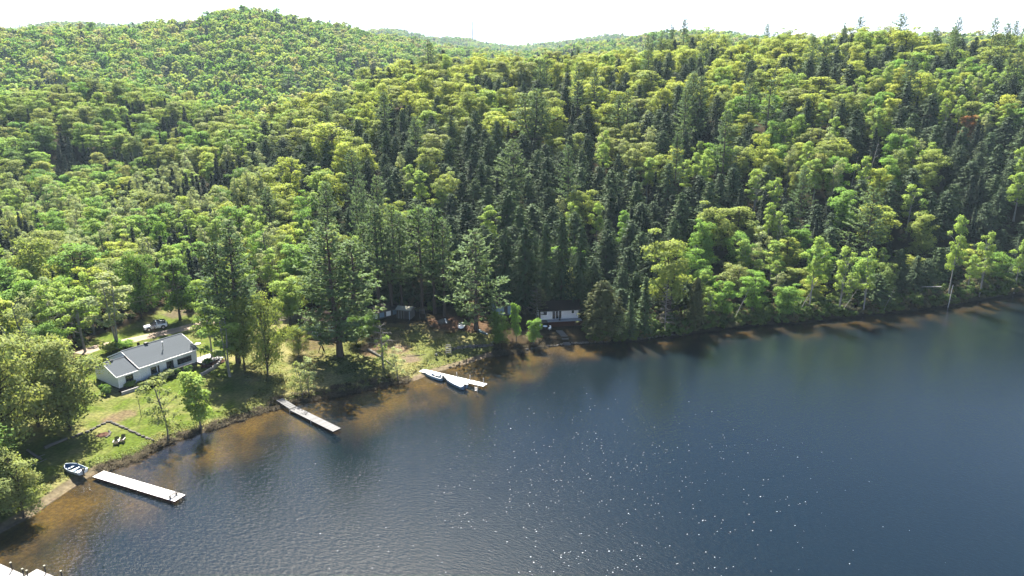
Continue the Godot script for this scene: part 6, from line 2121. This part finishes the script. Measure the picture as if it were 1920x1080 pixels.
func undergrowth() -> void:
	# brush and last year's reeds along the water
	var g := Geo.new()
	for k in 46:
		var a := Vector3(rng.randf_range(-0.5, 0.5), -0.1, rng.randf_range(-0.5, 0.5))
		var d := (Vector3.UP + rv() * 0.45).normalized() * rng.randf_range(0.5, 1.25)
		g.tube(PackedVector3Array([a, a + d]), PackedFloat32Array([0.018, 0.008]), 3, Color(1, 0.9, 0.85) * rng.randf_range(0.5, 1.3), false)
		for q in 2:
			g.leaf(a + d * rng.randf_range(0.5, 1.0), (Vector3.UP + rv()).normalized(), rv(), 0.1, 0.2, Color(1.1, 1.2, 0.7) * rng.randf_range(0.6, 1.4), Vector3.UP)
	var reed := g.mesh()
	var where := []
	var cols := []
	for k in 2000:
		var az := rng.randf_range(-34.5, 4.0)
		if az > -9.2 and az < -1.6: continue
		var s := rng.randf_range(-0.4, 1.3) if az < -21.0 else rng.randf_range(-0.5, 1.8)
		if rng.randf() > 0.5 + patchy.get_noise_1d(az * 14.0): continue
		var r := shore_r(az) + s / slant(az)
		var x := r * sin(deg_to_rad(az))
		var z := -r * cos(deg_to_rad(az))
		var b := rng.randf_range(0.4, 0.95)
		where.append(Transform3D(Basis(Vector3.UP, rng.randf() * TAU).scaled(Vector3(b, b * rng.randf_range(0.4, 0.8), b)), Vector3(x, maxf(ground(x, z), -0.15), z)))
		cols.append(Color(1, 0.95, 0.9) * rng.randf_range(0.5, 1.4))
	var o := thing("shore_brush", "brown leafless brush and old reeds fringing the near shore", "brush")
	o.set_meta("kind", "stuff")
	swarm("stems", reed, M.reed, where, o, cols)
	# bushes and seedlings on the forest floor
	var low := [shrub(2.2, 1.6, 9, 60, 0.3).mesh(), shrub(1.6, 2.0, 8, 60, 0.28).mesh()]
	var lists := [[], []]
	var lc := [[], []]
	for k in 7000:
		var az := rng.randf_range(-43.0, 43.0)
		var s := rng.randf_range(0.1, 5.0) if k % 2 else rng.randf_range(0.5, 70.0)
		var r := shore_r(az) + s / slant(az)
		var x := r * sin(deg_to_rad(az))
		var z := -r * cos(deg_to_rad(az))
		if Geometry2D.is_point_in_polygon(Vector2(x, z), yard) or (az < 4.0 and s < 6.0): continue
		var b := rng.randf_range(0.5, 1.4) * (1.25 if s < 5.0 else 1.0)
		var w := rng.randi() % 2
		lists[w].append(Transform3D(Basis(Vector3.UP, rng.randf() * TAU).scaled(Vector3(b, b, b)), Vector3(x, ground(x, z) - 0.1, z)))
		lc[w].append((Color(0.06, 0.095, 0.02) if rng.randf() < 0.7 else Color(0.08, 0.075, 0.035)) * tint(0.3))
	o = thing("undergrowth", "leafy bushes and seedlings on the forest floor and along the wooded bank", "undergrowth")
	o.set_meta("kind", "stuff")
	var m := leafy(1, 1, 1, 0.7)
	for w in 2: swarm("leaves", low[w], m, lists[w], o, lc[w])
	# rough grass in the lawns
	var tuft := Geo.new()
	for k in 16:
		var a := Vector3(rng.randf_range(-0.4, 0.4), 0.0, rng.randf_range(-0.4, 0.4))
		tuft.leaf(a + Vector3.UP * 0.07, (rv() + Vector3.UP * 0.8).normalized(), (Vector3.UP + rv() * 0.6).normalized(), 0.16, 0.26, tint(0.25), Vector3.UP)
	var gw := []
	var gc := []
	for k in 26000:
		var az := rng.randf_range(-38.0, 1.5)
		var s := rng.randf_range(0.2, 42.0)
		var r := shore_r(az) + s / slant(az)
		var x := r * sin(deg_to_rad(az))
		var z := -r * cos(deg_to_rad(az))
		var rough := patchy.get_noise_2d(x * 1.7 + 70.0, z * 1.7)
		if s > 3.0 and az < -23.0: continue
		if s > 3.0 and rough < rng.randf_range(-0.35, 0.25): continue
		if not Geometry2D.is_point_in_polygon(Vector2(x, z), lawn): continue
		var c := land_color(x, z, az, r, s, 0.0)
		if c.g < c.r * 0.98: continue
		var b := rng.randf_range(0.6, 1.2)
		gw.append(Transform3D(Basis(Vector3.UP, rng.randf() * TAU).scaled(Vector3(b, b * rng.randf_range(0.4, 1.3), b)), Vector3(x, ground(x, z), z)))
		gc.append(c * tint(0.25) * 1.25)
	o = thing("rough_grass", "tufts of rough grass in the lawns along the near shore", "grass")
	o.set_meta("kind", "stuff")
	swarm("blades", tuft.mesh(), leafy(1, 1, 1, 0.8), gw, o, gc)
	print("tufts ", gw.size())
	print("reeds ", where.size(), " bushes ", lists[0].size() + lists[1].size())

func plural(ph: String) -> String:
	return ph + ("es" if ph.ends_with("ch") else "s")
